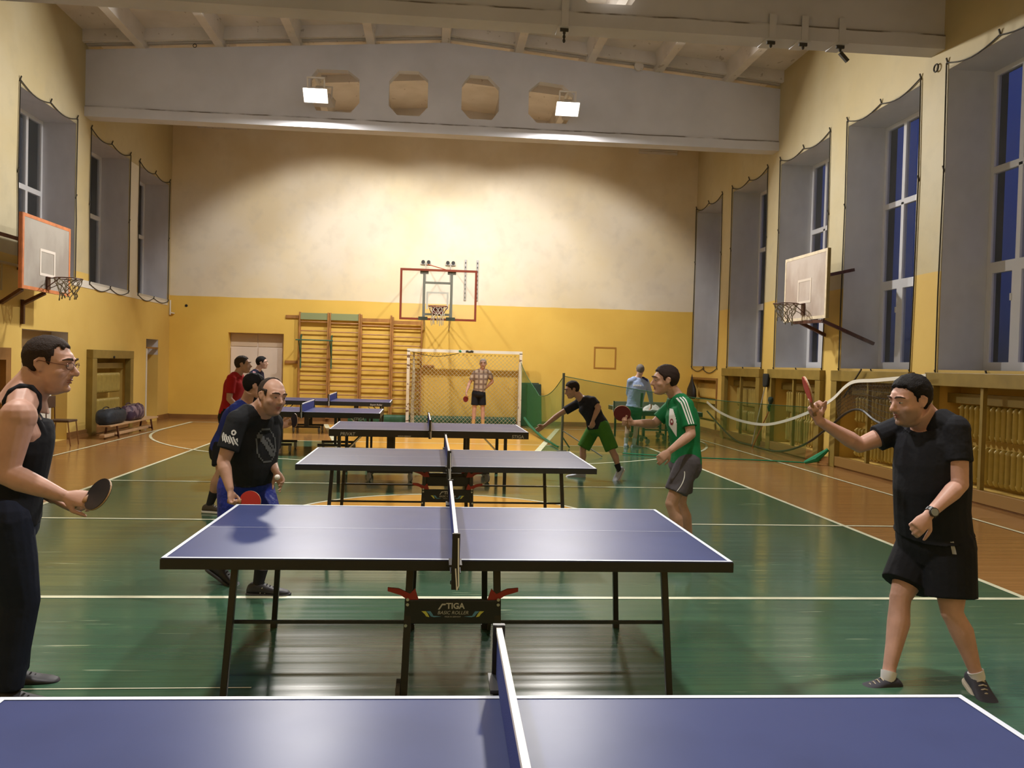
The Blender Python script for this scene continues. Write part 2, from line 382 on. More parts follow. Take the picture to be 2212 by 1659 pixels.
for i, (a, b) in enumerate(RW): window(i+1, 1, a, b, RZ0, RZ1)
for i, (a, b) in enumerate(LW): window(len(RW)+i+1, -1, a, b, LZ0, LZ1)
# cords and netting tied over the window openings
WN = ['farthest window of the right wall', 'second farthest window of the right wall', 'right-wall window behind the side backboard', 'right-wall window right of the side backboard', 'large window at the right edge']
WNL = ['farthest left-wall window beside the back corner', 'middle of the left-wall windows', 'left-wall window behind the left backboard']
def window_net(side, y1, y0, z0, z1, lab, seed):
    rnd = random.Random(seed); X = XR - .02 if side > 0 else XL + .02
    zb = z0 - .05
    t = thing('window_net', 'netting on dark cord over the ' + lab, 'net', (X, (y0+y1)/2, zb), 0)
    def sag(p, q, a, n=8): return [V(p).lerp(V(q), i/n) + V((0, 0, -a*math.sin(math.pi*i/n))) for i in range(n+1)]
    ym = (y0+y1)/2; zt = z1 + .06
    path = sag((X,y0-.02,zt+.04), (X,ym,zt), .10) + sag((X,ym,zt), (X,y1+.02,zt+.04), .10)
    b = MB(); b.tube(path, .011, 5)
    b.tube([(X, y0-.03, zt+.04), (X, y0-.07, zt-1.5), (X, y0-.05, zb+1.2), (X, y0-.02, zb)], .011, 5)
    b.tube([(X, y1+.03, zt+.04), (X, y1+.0, zt-1.5), (X, y1+.03, zb+1.2), (X, y1+.02, zb)], .011, 5)
    b.tube(sag((X,y0-.02,zb), (X,ym+rnd.uniform(-.2,.2),zb), .09 + rnd.random()*.05) + sag((X,ym,zb), (X,y1+.02,zb), .07 + rnd.random()*.05), .010, 5)
    build('cord', b, M_rope, t)
    for yy, zz in ((y0-.02,zt+.06),(ym,zt+.03),(y1+.02,zt+.06),(y0-.06,zt-1.5),(y1+.01,zt-1.5),(y0-.02,zb),(ym,zb),(y1+.02,zb)):
        k = MB(); k.beam((X+side*.02, yy, zz-.04), (X-side*.012, yy, zz+.05), .018, .018); build('hook', k, M_rope, t)
    k = MB(); k.poly([(X, y0, zb), (X, y1, zb), (X, y1, zt-.03), (X, ym, zt-.06), (X, y0, zt-.03)]); build('netting', k, M_wnet, t)
for i in range(5): window_net(1, RW[i][0], RW[i][1], RZ0, RZ1, WN[i], i)
for i in range(3): window_net(-1, LW[i][0], LW[i][1], LZ0, LZ1, WNL[i], 9+i)
# ---- ceiling: ribbed slabs on beams with a shallow ridge
def zr(x): return 8.395 - .0786 * abs(x - .08)
RX = [-6.07, -4.52, -2.99, -1.475, .08, 1.62, 3.15, 4.63, 6.17]
ce = MB()
for bx0, bx1 in ((XL-.1, .08), (.08, XR+.1)):
    for ya, yb in ((YF, B0), (B0, B1), (B1, B2), (B2, YB+.1)):
        ce.raw([(bx0,ya,zr(bx0)+.34),(bx1,ya,zr(bx1)+.34),(bx1,yb,zr(bx1)+.34),(bx0,yb,zr(bx0)+.34),(bx0,ya,zr(bx0)+.5),(bx1,ya,zr(bx1)+.5),(bx1,yb,zr(bx1)+.5),(bx0,yb,zr(bx0)+.5)], [(3,2,1,0)[::-1],(4,5,6,7),(0,1,5,4),(1,2,6,5),(2,3,7,6),(3,0,4,7)])
        for yc in (ya+.10, yb-.10, (ya+yb)/2):
            e0 = .10 if yc != (ya+yb)/2 else .16
            ce.raw([(bx0,yc-.05,zr(bx0)+e0),(bx1,yc-.05,zr(bx1)+e0),(bx1,yc+.05,zr(bx1)+e0),(bx0,yc+.05,zr(bx0)+e0),(bx0,yc-.05,zr(bx0)+.36),(bx1,yc-.05,zr(bx1)+.36),(bx1,yc+.05,zr(bx1)+.36),(bx0,yc+.05,zr(bx0)+.36)], [(0,3,2,1),(4,5,6,7),(0,1,5,4),(1,2,6,5),(2,3,7,6),(3,0,4,7)])
for x in RX:
    for ya, yb in ((YF, B0+.1), (B0+.1, B1+.1), (B1+.1, B2+.1), (B2+.1, YB)):
        w0, w1, z = .085, .13, zr(x)
        ce.raw([(x-w0,ya,z),(x+w0,ya,z),(x+w0,yb,z),(x-w0,yb,z),(x-w1,ya,z+.36),(x+w1,ya,z+.36),(x+w1,yb,z+.36),(x-w1,yb,z+.36)], [(0,3,2,1),(4,5,6,7),(0,1,5,4),(1,2,6,5),(2,3,7,6),(3,0,4,7)])
struct('ceiling', ce, M_ceil)
HO = [[(-2.69,7.10),(-2.56,6.85),(-1.86,6.84),(-1.68,7.05),(-1.69,7.54),(-1.93,7.71),(-2.56,7.70),(-2.69,7.52)], [(-1.08,7.03),(-.90,6.84),(-.44,6.84),(-.27,7.03),(-.27,7.60),(-.47,7.77),(-.88,7.76),(-1.08,7.53)],
      [(.435,7.03),(.61,6.84),(1.08,6.84),(1.225,7.03),(1.225,7.52),(.99,7.75),(.60,7.76),(.435,7.54)], [(1.85,7.01),(2.04,6.83),(2.66,6.84),(2.82,7.08),(2.81,7.45),(2.58,7.65),(2.08,7.70),(1.85,7.50)]]
for i, yb in enumerate((B2, B1, B0)):
    b = MB()
    prof = [(XL-.05, 6.66), (XR+.05, 6.66), (XR+.05, zr(XR)), (.08, zr(.08)), (XL-.05, zr(XL))]
    b.raw(*solid(prof, HO, .22, lambda a, z, c: (a, yb + .035 + c, z)))
    b.box((XL-.05, yb, 6.487), (XR+.05, yb+.36, 6.69))
    struct('trim_%d' % (i+2), b, M_beam)
# ---- doors
def thin(y): return y
dr = MB()
yd = YB + .28
dr.box((-5.62, yd, 0), (-4.10, yd+.05, 2.40)); d1 = tag(build('door_1', dr, M_door), kind='structure')
for x0, x1 in ((-5.58, -4.875), (-4.845, -4.14)):
    k = MB(); k.box((x0, yd-.035, .02), (x1, yd, 1.98)); build('door_leaf', k, M_door, d1, bevel=.006)
    k = MB(); k.box((x0, yd-.02, 2.01), (x1, yd, 2.34)); build('transom_panel', k, mat('beige panel paint', (.58,.46,.34), .5), d1)
k = MB(); k.beam((-4.80, yd-.07, 1.02), (-4.70, yd-.07, 1.02), .02, .02); build('handle', k, M_steel, d1)
dr = MB(); dr.box((XL-.36, 15.7, 0), (XL-.32, 17.68, 2.12)); d2 = tag(build('door_2', dr, M_doorT), kind='structure')
k = MB(); k.box((XL-.32, 16.9, .02), (XL-.28, 17.60, 1.55)); build('door_leaf', k, M_white, d2)
dr = MB(); dr.box((XL-.60, 22.27, 0.01), (XL+.01, 22.33, 1.86)); dr.box((XL-.10, 22.27, 1.86), (XL+.01, 23.18, 1.90), 1); tag(build('door_3', dr, [M_white, M_base]), kind='structure')
# ================================================================ lamps
def flood(x, y, z, dirY, label, group, P, arm=.4, lit=True, light_only=False, spot=None):
    t = thing('flood_lamp', label, 'lamp', (x, y, z), 0, group)
    s = dirY
    # wedge-shaped housing, open side (the glass) tilted down and outwards
    a = MB(); w, w2, hh = .24, .36, .26
    n = V((0, s*.68, -.73)).normalized(); u = V((0, s*.73, .68)).normalized(); c0 = V((x, y, z))
    X = V((1,0,0))
    F = [c0 + X*(i*w) + u*(j*.16) for i, j in ((-1,-1),(1,-1),(1,1),(-1,1))]
    B_ = [c0 - n*.20 + X*(i*w*.55) + u*(j*.08) for i, j in ((-1,-1),(1,-1),(1,1),(-1,1))]
    a.raw(F + B_, [(4,5,6,7),(0,1,5,4),(1,2,6,5),(2,3,7,6),(3,0,4,7)]); build('housing', a, M_house, t)
    g = MB(); g.raw([q - n*.012 for q in [c0 + X*(i*w*.94) + u*(j*.15) for i, j in ((-1,-1),(1,-1),(1,1),(-1,1))]], [(0,1,2,3)]); build('lamp_glass', g, M_lit if lit else M_house, t)
    k = MB(); k.beam(c0 - n*.12 + X*w*.7, (x + w*.7, y, z+.36), .03, .02); k.beam(c0 - n*.12 - X*w*.7, (x - w*.7, y, z+.36), .03, .02); k.beam((x-w*.75, y, z+.36), (x+w*.75, y, z+.36), .03, .03)
    k.beam((x, y, z+.36), (x, y - s*arm, z+.36), .05, .03); build('bracket', k, M_house, t)
    if P:
        if spot:
            L = bpy.data.lights.new('lamp_light', 'SPOT'); L.spot_size = math.radians(spot[1]); L.spot_blend = spot[2]; L.shadow_soft_size = .12
            d = V((0, s*math.cos(math.radians(spot[0])), -math.sin(math.radians(spot[0]))))
        else:
            L = bpy.data.lights.new('lamp_light', 'AREA'); L.shape = 'RECTANGLE'; L.size = .45; L.size_y = .3; d = n
        L.energy = P; L.color = LAMPCOL
        lo_ = bpy.data.objects.new('lamp_light', L); C.objects.link(lo_); lo_.parent = t
        lo_.location = (n * .03); lo_.rotation_euler = d.to_track_quat('-Z', 'Y').to_euler()
    return t
flood(-2.52, B2-.40, 7.02, -1, 'bright white floodlight on the far ceiling beam, at its leftmost octagonal hole', 'floodlights on the ceiling beams', P_FRONT2, arm=.44)
flood(2.62, B2-.40, 7.02, -1, 'bright white floodlight on the far ceiling beam, at its rightmost octagonal hole', 'floodlights on the ceiling beams', P_FRONT2, arm=.44)
for x in (-2.5, .2, 2.9): flood(x, B2+.75, 7.2, 1, 'floodlight behind the far ceiling beam aimed at the back wall', 'floodlights behind the far beam', P_BACK2, arm=.50, spot=(45, 96, .35))
flood(2.40, B1-.22, 6.98, -1, 'unlit pale floodlight casing under the near ceiling beam at the top edge of the photo', 'floodlights on the ceiling beams', P_BEAM1, arm=.26, lit=False)
flood(-2.52, B1-.22, 6.98, -1, 'floodlight casing on the near ceiling beam, above the left half of the tables', 'floodlights on the ceiling beams', P_BEAM1, arm=.26, lit=False)
for x in (-2.5, 2.5): flood(x, B0-.6, 7.0, -1, 'floodlight on the ceiling beam over the nearest tables', 'floodlights on the nearest beam', P_BEAM0, arm=.64)
# ================================================================ table tennis tables
def net(t, w=.915, post=True, mats=(M_blue, M_tape), color=None):
    b = MB(); b.box((-.006, -w, .765), (.006, w, .898)); build('net', b, mats[0], t, world=False)
    b = MB(); b.box((-.0085, -w, .896), (.0085, w, .913)); build('net_tape', b, mats[1], t, world=False)
    for s in (-1, 1):
        b = MB(); b.box((-.018, s*(w-.008), .66), (.018, s*(w+.012), .92)); b.box((-.025, s*(w-.17), .735), (.025, s*(w+.01), .762-.024)); b.box((-.03, s*(w-.14), .762), (.03, s*(w+.0), .772)); b.tube([(0, s*(w-.10), .67), (0, s*(w-.10), .735)], .011, 8); b.disc((0, s*(w-.10), .665), (0,0,1), .022, .012)
        build('net_post', b, M_black, t, world=False)
        b = MB(); b.tube([(.01, s*(w+.015), .90), (.012, s*(w+.02), .78), (.016, s*(w+.018), .68), (.008, s*(w+.02), .66), (.0, s*(w+.018), .76)], .0035, 5); build('cord', b, M_tape, t, world=False)
def top_parts(t, M, th=.022, apron=.03):
    for s in (-1, 1):
        b = MB(); x0, x1 = (s*.003, s*1.37); z = .76
        b.box((x0, -.7625, z-th), (x1, .7625, z), 0)
        n_ = .0018
        def q(xa, ya, xb, yb): b.poly([(min(xa,xb),ya,z+n_),(max(xa,xb),ya,z+n_),(max(xa,xb),yb,z+n_),(min(xa,xb),yb,z+n_)], 1)
        q(x0, -.7625, x1, -.7425); q(x0, .7425, x1, .7625); q(x1 - s*.02, -.7425, x1, .7425); q(x0, -.0015, x1 - s*.02, .0015)
        build('table_half', b, [M, M_tline], t, world=False)
        b = MB(); w = .02
        for ya, yb in ((-.766, -.766+w), (.766-w, .766)): b.box((x0, ya, z-th-apron), (s*1.373, yb, z-.004))
        b.box((s*1.373, -.766, z-th-apron), (s*(1.373-w), .766, z-.004)); b.box((x0 + s*.0, -.766, z-th-apron), (x0 + s*w, .766, z-th))
        build('edge_frame', b, M_black, t, world=False)
def leg(t, p, q, r=.016, name='leg'):
    b = MB(); b.beam(p, q, 2*r, 2*r); b.box((q[0]-r*1.2, q[1]-r*1.2, 0), (q[0]+r*1.2, q[1]+r*1.2, .03)); build(name, b, M_black, t, world=False, bevel=.003)
def roller(label, x, y, rz, logos=True, upper_panel=False, group='blue table tennis tables in a row down the court'):
    t = thing('table_tennis_table', label, 'table', (x, y, 0), math.radians(rz), group)
    top_parts(t, M_top); net(t)
    for s in (-1, 1):
        for yy in (-.62, .60): leg(t, (s*1.06, yy, .72), (s*1.10, yy-.05*(1 if yy < 0 else -1), 0))
        for yy in (-.56, .56):
            b = MB(); b.beam((s*1.09, yy, .40), (s*.22, yy, .40), .016, .016); build('cross_bar', b, M_black, t, world=False)
        for yy in (-.57, .57): leg(t, (s*.215, yy, .73), (s*.235, yy - .06*(1 if yy < 0 else -1), .02), .018)
    for k, yy in ((0, -.60), (1, .60)):
        s_ = -1 if yy < 0 else 1
        b = MB(); b.box((-.24, yy-.012*1, .405), (.24, yy+.012, .525)); pn = build('cover_panel', b, M_black, t, world=False, bevel=.004)
        if upper_panel:
            b = MB(); b.box((-.23, yy+.05*-s_-.01, .55), (.21, yy+.05*-s_+.01, .64)); build('upper_panel', b, M_black, t, world=False, bevel=.004)
        rows = [.535] + ([.655] if upper_panel else [])
        for sx_ in (-1, 1):
            for zr_ in rows:
                b = MB(); b.raw([(sx_*.17, yy-.006, zr_-.015), (sx_*.19, yy-.006, zr_+.045), (sx_*.215, yy-.006, zr_+.02), (sx_*.27, yy-.006, zr_+.045), (sx_*.325, yy-.006, zr_+.05), (sx_*.325, yy-.006, zr_+.032), (sx_*.26, yy-.006, zr_+.012), (sx_*.22, yy-.006, zr_-.015)], [tuple(range(8))])
                n = len(b.v); b.v += [(p[0], p[1]+.012, p[2]) for p in b.v]; b.f.append(tuple(range(n+7, n-1, -1))); b.m.append(0)
                for i in range(8): b.f.append((i, (i+1)%8, n+(i+1)%8, n+i)); b.m.append(0)
                build('release_lever', b, M_red, t, world=False)
            for bx_, bz_ in ((.225, .53), (.225, .505), (.232, .40)): b = MB(); b.disc((sx_*bx_, yy-.022, bz_), (0,1,0), .008, .006, 10); build('bolt', b, M_steel, t, world=False)
            b = MB(); b.disc((sx_*.262, yy, .062), (1,0,0), .062, .02, 24); b.disc((sx_*.262, yy, .062), (1,0,0), .02, .028, 12); build('wheel', b, mat('wheel rubber', (.05,.05,.05), .6), t, world=False)
        if logos and k == 0:
            Y = yy - .0125
            def txt(s, size, x, z, sh=0, bold=0, m=M_logo, rev=False):
                vs, fs = text_mesh(s, size, sh, bold); bb_ = MB(); bb_.raw([(x+v.x, Y-.0012, z+v.y) for v in vs], fs); build('lettering', bb_, m, t, world=False)
            txt('TIGA', .040, .012, .495, 0, .0012); 
            b = MB(); Yq = Y-.0012
            b.poly([(-.075,Yq,.478),(-.066,Yq,.478),(-.052,Yq,.500),(-.038,Yq,.500),(-.034,Yq,.508),(-.055,Yq,.508)]); build('lettering', b, M_logo, t, world=False)
            txt('BASIC ROLLER', .024, 0, .462, .25)
            txt('MADE IN GERMANY', .009, 0, .442)
            for s in (-1, 1):
                for (xo, m_) in ((.105, M_lblue), (.128, M_lyel)):
                    b = MB(); b.poly([(s*(xo-.012), Yq, .440), (s*(xo+.004), Yq, .444), (s*(xo+.012), Yq, .456), (s*(xo+.028), Yq, .470), (s*(xo+.006), Yq, .470), (s*(xo-.004), Yq, .456)]); 
                    b.poly([(s*(xo-.05), Yq, .443), (s*(xo-.012), Yq, .440), (s*(xo-.004), Yq, .448)]) if m_ is M_lblue else None
                    build('emblem', b, m_, t, world=False)
    return t
roller('blue table tennis table nearest the camera, cut off by the bottom edge of the photo', .201, 1.67, -.83, logos=False)
roller('blue table tennis table with lettered black panel, second nearest the camera', .125, 4.894, -.26)
roller('grey-looking thin-legged table tennis table with two black panels, behind the second nearest table', .149, 8.638, .26, upper_panel=True)
M_caster = mat('grey caster', (.34, .34, .33), .5)
def apron_table(label, x, y, rz, texts=(), lx=(-1.24, 1.06), topm=M_top, base=True, bmat=M_black, group='blue table tennis tables in a row down the court'):
    t = thing('table_tennis_table', label, 'table', (x, y, 0), math.radians(rz), group)
    top_parts(t, topm, apron=.075)
    net(t)
    for X in lx:
        for yy in (-.66, .62):
            b = MB(); b.beam((X, yy, .70), (X, yy, 0), .045, .045); build('leg', b, M_black, t, world=False, bevel=.004)
            b = MB(); b.beam((X - math.copysign(.32, X), yy, .68), (X, yy, .35), .012, .02); build('brace', b, M_steel if yy < 0 else M_black, t, world=False)
    if base:
        for s in (-1, 1):
            cx = s*.55
            for yy in (-.34, .34):
                b = MB(); b.beam((cx, yy, .72), (cx, yy, .12), .10 if s < 0 else .05, .05); build('leg', b, M_black, t, world=False)
                b = MB(); b.beam((cx-.32, yy, .135), (cx+.32, yy, .135), .04, .045); bar = build('base_bar', b, M_black, t, world=False)
                for e in (-1, 1):
                    b = MB(); b.disc((cx+e*.29, yy-.03, .062), (.9, .4, 0), .06, .025, 18); b.beam((cx+e*.30, yy, .13), (cx+e*.29, yy-.03, .06), .03, .02); build('caster', b, M_caster, bar, world=True) if 0 else build('caster', b, M_caster, t, world=False)
            b = MB(); b.beam((cx, -.34, .30), (cx, .34, .30), .03, .03); build('cross_bar', b, M_black, t, world=False)
    for s, size, X, Z in texts:
        vs, fs = text_mesh(s, size, .1, .001); b = MB(); b.raw([(X+v.x, -.7672, Z+v.y) for v in vs], fs); build('lettering', b, M_logo, t, world=False)
    return t
apron_table('blue table with deep black apron lettered at both ends, in front of the football goal', -.05, 12.712, 1.08, texts=[('PRIVAT', .062, -1.12, .695), ('STIGA', .062, 1.22, .695), ('MADE IN GERMANY', .02, -.35, .678)])
apron_table('blue table nearer of the two in front of the wall bars, with blue net', -2.33, 16.38, .8, lx=(-1.24, 1.15), texts=[('STIGA', .07, 1.0, .65)])
apron_table('farthest blue table, right under the wall bars', -2.36, 20.6, 1.0, lx=(-1.24, 1.15), texts=[('Expert Roller', .05, 1.05, .70)])
t7 = apron_table('green-grey table with grey net standing end-on in the far right corner', 5.10, 19.77, 90, lx=(-1.2, 1.2), topm=M_topG, base=True, group='tables at the far end')
for o in kids(t7):
    if o.name.startswith('net') and 'post' not in o.name and 'tape' not in o.name: o.data.materials[0] = mat('grey net cloth', (.16, .15, .12), .8)
    if o.name.startswith('net_tape'): o.data.materials[0] = mat('dull net tape', (.25, .25, .2), .8)
# crumpled white cloth on that table
b = MB(); rn = random.Random(3); n = 14
for i in range(n+1):
    for j in range(n+1):
        x, y = i/n-.5, j/n-.5; h_ = max(0, .12*(1-4*(x*x+y*y))) + .05*noise.noise(V((x*7, y*7, 2)))
        b.v.append((4.78 + x*.42 + .04*math.sin(y*9), 18.62 + y*.26, .775 + max(.0, h_)))
for i in range(n):
    for j in range(n): k = i*(n+1)+j; b.f.append((k, k+n+1, k+n+2, k+1)); b.m.append(0)
o = build('cloth', b, M_white, smooth=True); so = o.modifiers.new('thick', 'SOLIDIFY'); so.thickness = .008; tag(o, 'crumpled white cloth lying on the green-grey end-on table', 'cloth')
# ================================================================ basketball boards
def hoop_net(b, c, r, L, n=12, rows=5, seed=1, r0=.006, ragged=.0):
    rnd = random.Random(seed); P = []
    for j in range(rows+1):
        rr = r * (1 - .42*min(1, j/(rows-1))); P.append([V((c[0] + rr*math.cos(2*math.pi*(i + .5*(j%2))/n) + rnd.uniform(-1,1)*.012*j, c[1] + rr*math.sin(2*math.pi*(i+.5*(j%2))/n) + rnd.uniform(-1,1)*.012*j, c[2] - L*j/rows + rnd.uniform(-1,1)*.012*j)) for i in range(n)])
    for j in range(rows):
        for i in range(n):
            b.tube([P[j][i], P[j+1][i]], r0, 4); b.tube([P[j][i], P[j+1][(i + (1 if j % 2 else -1)) % n]], r0, 4)
    if ragged:
        for i in range(n): p = P[rows][i]; b.tube([p, p + V((rnd.uniform(-.02,.02), rnd.uniform(-.02,.02), -ragged*rnd.uniform(.5,1)))], r0*1.6, 4)
def ring(b, c, r, t=.009, n=32):
    b.raw(*torus(c, r, t, n))
def torus(c, R, r, n=32, m=8):
    vs = []; fs = []
    for i in range(n):
        a = 2*math.pi*i/n
        for j in range(m): q = 2*math.pi*j/m; vs.append((c[0]+(R+r*math.cos(q))*math.cos(a), c[1]+(R+r*math.cos(q))*math.sin(a), c[2]+r*math.sin(q)))
    for i in range(n):
        for j in range(m): fs.append((i*m+j, ((i+1)%n)*m+j, ((i+1)%n)*m+(j+1)%m, i*m+(j+1)%m))
    return vs, fs
def dirty(name, col, dirt):
    M, g = newmat(name, .6, .3); c = g.mix(g.ramp(g.noise(g.oc, 1.6, 6, (1, 1, .7)), (.42, 0.), (.62, .8)), col, dirt); g.l(c, g.b.inputs['Base Color']); return M
M_bdL = dirty('worn backboard paint', (.44, .41, .37), (.32, .28, .25)); M_bdR = dirty('stained backboard paint', (.56, .49, .44), (.38, .29, .24))
M_orange_rim = mat('orange board edge paint', (.60, .20, .07), .6, var=.25, vscale=5)
M_cream = mat('cream board edge paint', (.72, .62, .46), .6, var=.15)
def side_board(side, X, yc, z0, z1, label, face, edgem, sidem, barm, arms, rimz, seed):
    s = -side                                     # direction the board faces along x
    t = thing('basketball_hoop', label, 'basketball hoop', (X, yc, z0)); w = .91
    b = MB(); b.box((X, yc-w, z0), (X - s*.045, yc+w, z1)); bd = build('backboard', b, face, t)
    e = MB(); xo = X + s*.004; q = .055
    for a, c_ in (((yc-w, z0), (yc+w, z0+q)), ((yc-w, z1-q), (yc+w, z1)), ((yc-w, z0), (yc-w+q, z1)), ((yc+w-q, z0), (yc+w, z1))): e.box((X, a[0], a[1]), (xo, c_[0], c_[1]))
    build('border', e, edgem, bd)
    e = MB(); e.box((X - s*.002, yc-w-.012, z0), (X - s*.055, yc-w, z1)); build('edge_board', e, sidem, bd)
    e = MB(); q = .045
    for a, c_ in (((yc-.29, rimz+.02), (yc+.29, rimz+.02+q)), ((yc-.29, rimz+.47-q), (yc+.29, rimz+.47)), ((yc-.29, rimz+.02), (yc-.29+q, rimz+.47)), ((yc+.29-q, rimz+.02), (yc+.29, rimz+.47))): e.box((X, a[0], a[1]), (X + s*.005, c_[0], c_[1]))
    build('target_square', e, mat('pale line paint', (.78,.72,.66) if side < 0 else (.70,.62,.54), .6), bd)
    b = MB(); rc_ = (X + s*(.12+.225), yc, rimz); ring(b, rc_, .225); b.box((X, yc-.06, rimz-.20), (X + s*.03, yc+.06, rimz+.02))
    b.beam((X, yc-.06, rimz-.18), (X + s*.30, yc-.2, rimz), .012, .012); b.beam((X, yc+.06, rimz-.18), (X + s*.30, yc+.2, rimz), .012, .012); b.beam((X, yc, rimz), (X + s*.13, yc, rimz), .10, .012)
    build('rim', b, M_dark, t)
    b = MB(); hoop_net(b, rc_, .222, .30, 10, 4, seed, .007, .05); build('hoop_net', b, mat('old net cord', (.20,.17,.11), .9), t)
    for p, q in arms: b = MB(); b.beam(p, q, .055, .055); build('support_arm', b, barm, t)
    return t
YLc = 15.45
xb = -6.62
side_board(-1, xb, YLc, 2.72, 3.94, 'grey wooden basketball backboard with orange border on the left wall', M_bdL, M_orange_rim, M_orange_rim, M_dark,
    [((xb-.05, YLc+.02, 2.71), (XL+.03, 15.70, 2.53)), ((xb-.05, YLc-.80, 2.71), (XL+.03, 14.95, 2.50)), ((xb-.05, YLc-.85, 3.50), (XL+.03, 14.3, 3.62)), ((XL+.03, 15.70, 2.60), (XL+.03, 15.70, 2.18)), ((XL+.06, 14.42, 3.85), (XL+.06, 14.36, 3.35))], 2.97, 5)
xb = 6.80
side_board(1, xb, 15.50, 2.665, 3.89, 'stained pale basketball backboard with cream border on the right wall', M_bdR, M_cream, M_olive, M_dark,
    [((xb-.02, 15.60, 2.63), (XR, 15.72, 2.41)), ((xb+.03, 14.80, 2.63), (XR+.55, 14.95, 2.25)), ((xb+.05, 14.62, 3.42), (XR+.1, 14.9, 3.56)), ((xb-.12, 15.62, 2.62), (xb+.05, 14.80, 2.62))], 2.96, 6)
# the glass board on the back wall
GY = 20.93; gx0, gx1, gz0, gz1 = -.845, .962, 2.735, 3.925; gc = (gx0+gx1)/2
t = thing('basketball_hoop', 'glass basketball board with red frame on steel arms in front of the back wall', 'basketball hoop', (gc, GY, gz0))
b = MB(); b.box((gx0, GY, gz0), (gx1, GY+.012, gz1)); M_pl = mat('cloudy acrylic board', (.75, .74, .66), .5, spec=.08, alpha=.08, var=.1, vscale=2); bd = build('backboard', b, M_pl, t)
b = MB()
for a in (((gx0-.02, gz0-.02), (gx1+.02, gz0+.03)), ((gx0-.02, gz1-.03), (gx1+.02, gz1+.02)), ((gx0-.02, gz0), (gx0+.03, gz1)), ((gx1-.03, gz0), (gx1+.02, gz1))): b.box((a[0][0], GY-.02, a[0][1]), (a[1][0], GY+.03, a[1][1]))
build('frame', b, mat('red brown board frame', (.20, .035, .015), .5), t)
b = MB(); M_gs = mat('grey green steel', (.14, .15, .11), .5); M_gs3 = mat('dark green grey steel', (.05, .06, .045), .6, spec=.2)
for x in (-.29, .37): b.box((x-.03, GY+.03, gz0+.02), (x+.03, GY+.09, gz1-.05)); b.box((x-.10, GY+.03, gz1-.10), (x+.10, GY+.06, gz1-.03)); b.box((x-.12, GY-.03, gz0-.02), (x+.10, GY+.06, gz0+.06))
for z in (3.62, 2.86): b.box((-.29, GY+.03, z-.025), (.37, GY+.08, z+.025))
build('steel_frame', b, M_gs3, t)
b = MB()
for a in (((-.23, 3.36), (.30, 3.40)), ((-.23, 2.98), (-.19, 3.40)), ((.26, 2.98), (.30, 3.40))): b.box((a[0][0], GY-.004, a[0][1]), (a[1][0], GY-.001, a[1][1]))
build('target_square', b, mat('faded grey line', (.45, .45, .40), .6), bd)
b = MB(); rcc = (.05, GY-.40, 3.03); ring(b, rcc, .225, .010); b.box((-.10, GY-.2, 3.02), (.20, GY-.02, 3.035))
build('rim_bracket', (lambda k: (k.box((-.09, GY-.16, 2.86), (.19, GY-.02, 3.01)), k)[1])(MB()), mat('dark red bracket', (.13, .02, .015), .5), t)
for x in (-.1, .18): b.beam((x, GY-.02, 2.88), (x*1.6, GY-.34, 3.02), .014, .014)
build('rim', b, mat('dark red rim', (.16, .03, .02), .5), t)
b = MB(); hoop_net(b, rcc, .222, .30, 10, 4, 8, .0052, .16); build('hoop_net', b, mat('dirty white net cord', (.48, .45, .38), .9), t)
for x in (-.29, .37):
    b = MB(); b.beam((x, GY+.08, gz1-.15), (x*1.02, YB-.02, 4.42), .03, .03); b.beam((x, GY+.08, gz0+.1), (x*1.02, YB-.02, 2.6), .035, .035); b.beam((x, GY+.08, 3.62), (x*1.02, YB-.02, 2.75), .03, .03); build('support_arm', b, mat('pale steel', (.45,.42,.36), .5), t)
    b = MB(); b.box((x*1.03-.14, YB-.05, 4.40), (x*1.03+.14, YB, 4.44)); b.beam((x*1.03, YB-.02, 4.4), (x*1.03, YB-.02, 3.9), .03, .03)
    build('wall_bracket', b, M_steel, t)
    for e in (-.075, .075): b = MB(); b.disc((x*1.03+e, YB-.06, 4.47), (0,1,0), .05, .03, 14); build('pulley', b, M_black, t)
b = MB(); b.beam((-.22, GY+.05, 4.06), (.22, GY+.03, gz1+.02), .02, .02); build('stay_bar', b, mat('red brown stay', (.33, .07, .03), .5), t)
for x, lab in ((.80, 'shorter grey steel channel fixed upright on the back wall behind the glass board'), (1.13, 'grey steel channel upright on the back wall at the glass board right end')):
    b = MB(); b.box((x-.03, YB-.04, 3.45), (x+.03, YB, 4.58)); 
    for z in [3.5 + .12*i for i in range(9)]: b.box((x-.012, YB-.045, z), (x+.012, YB-.04, z+.05), 1)
    tag(build('wall_channel', b, [M_steel, M_rope]), lab, 'bracket')
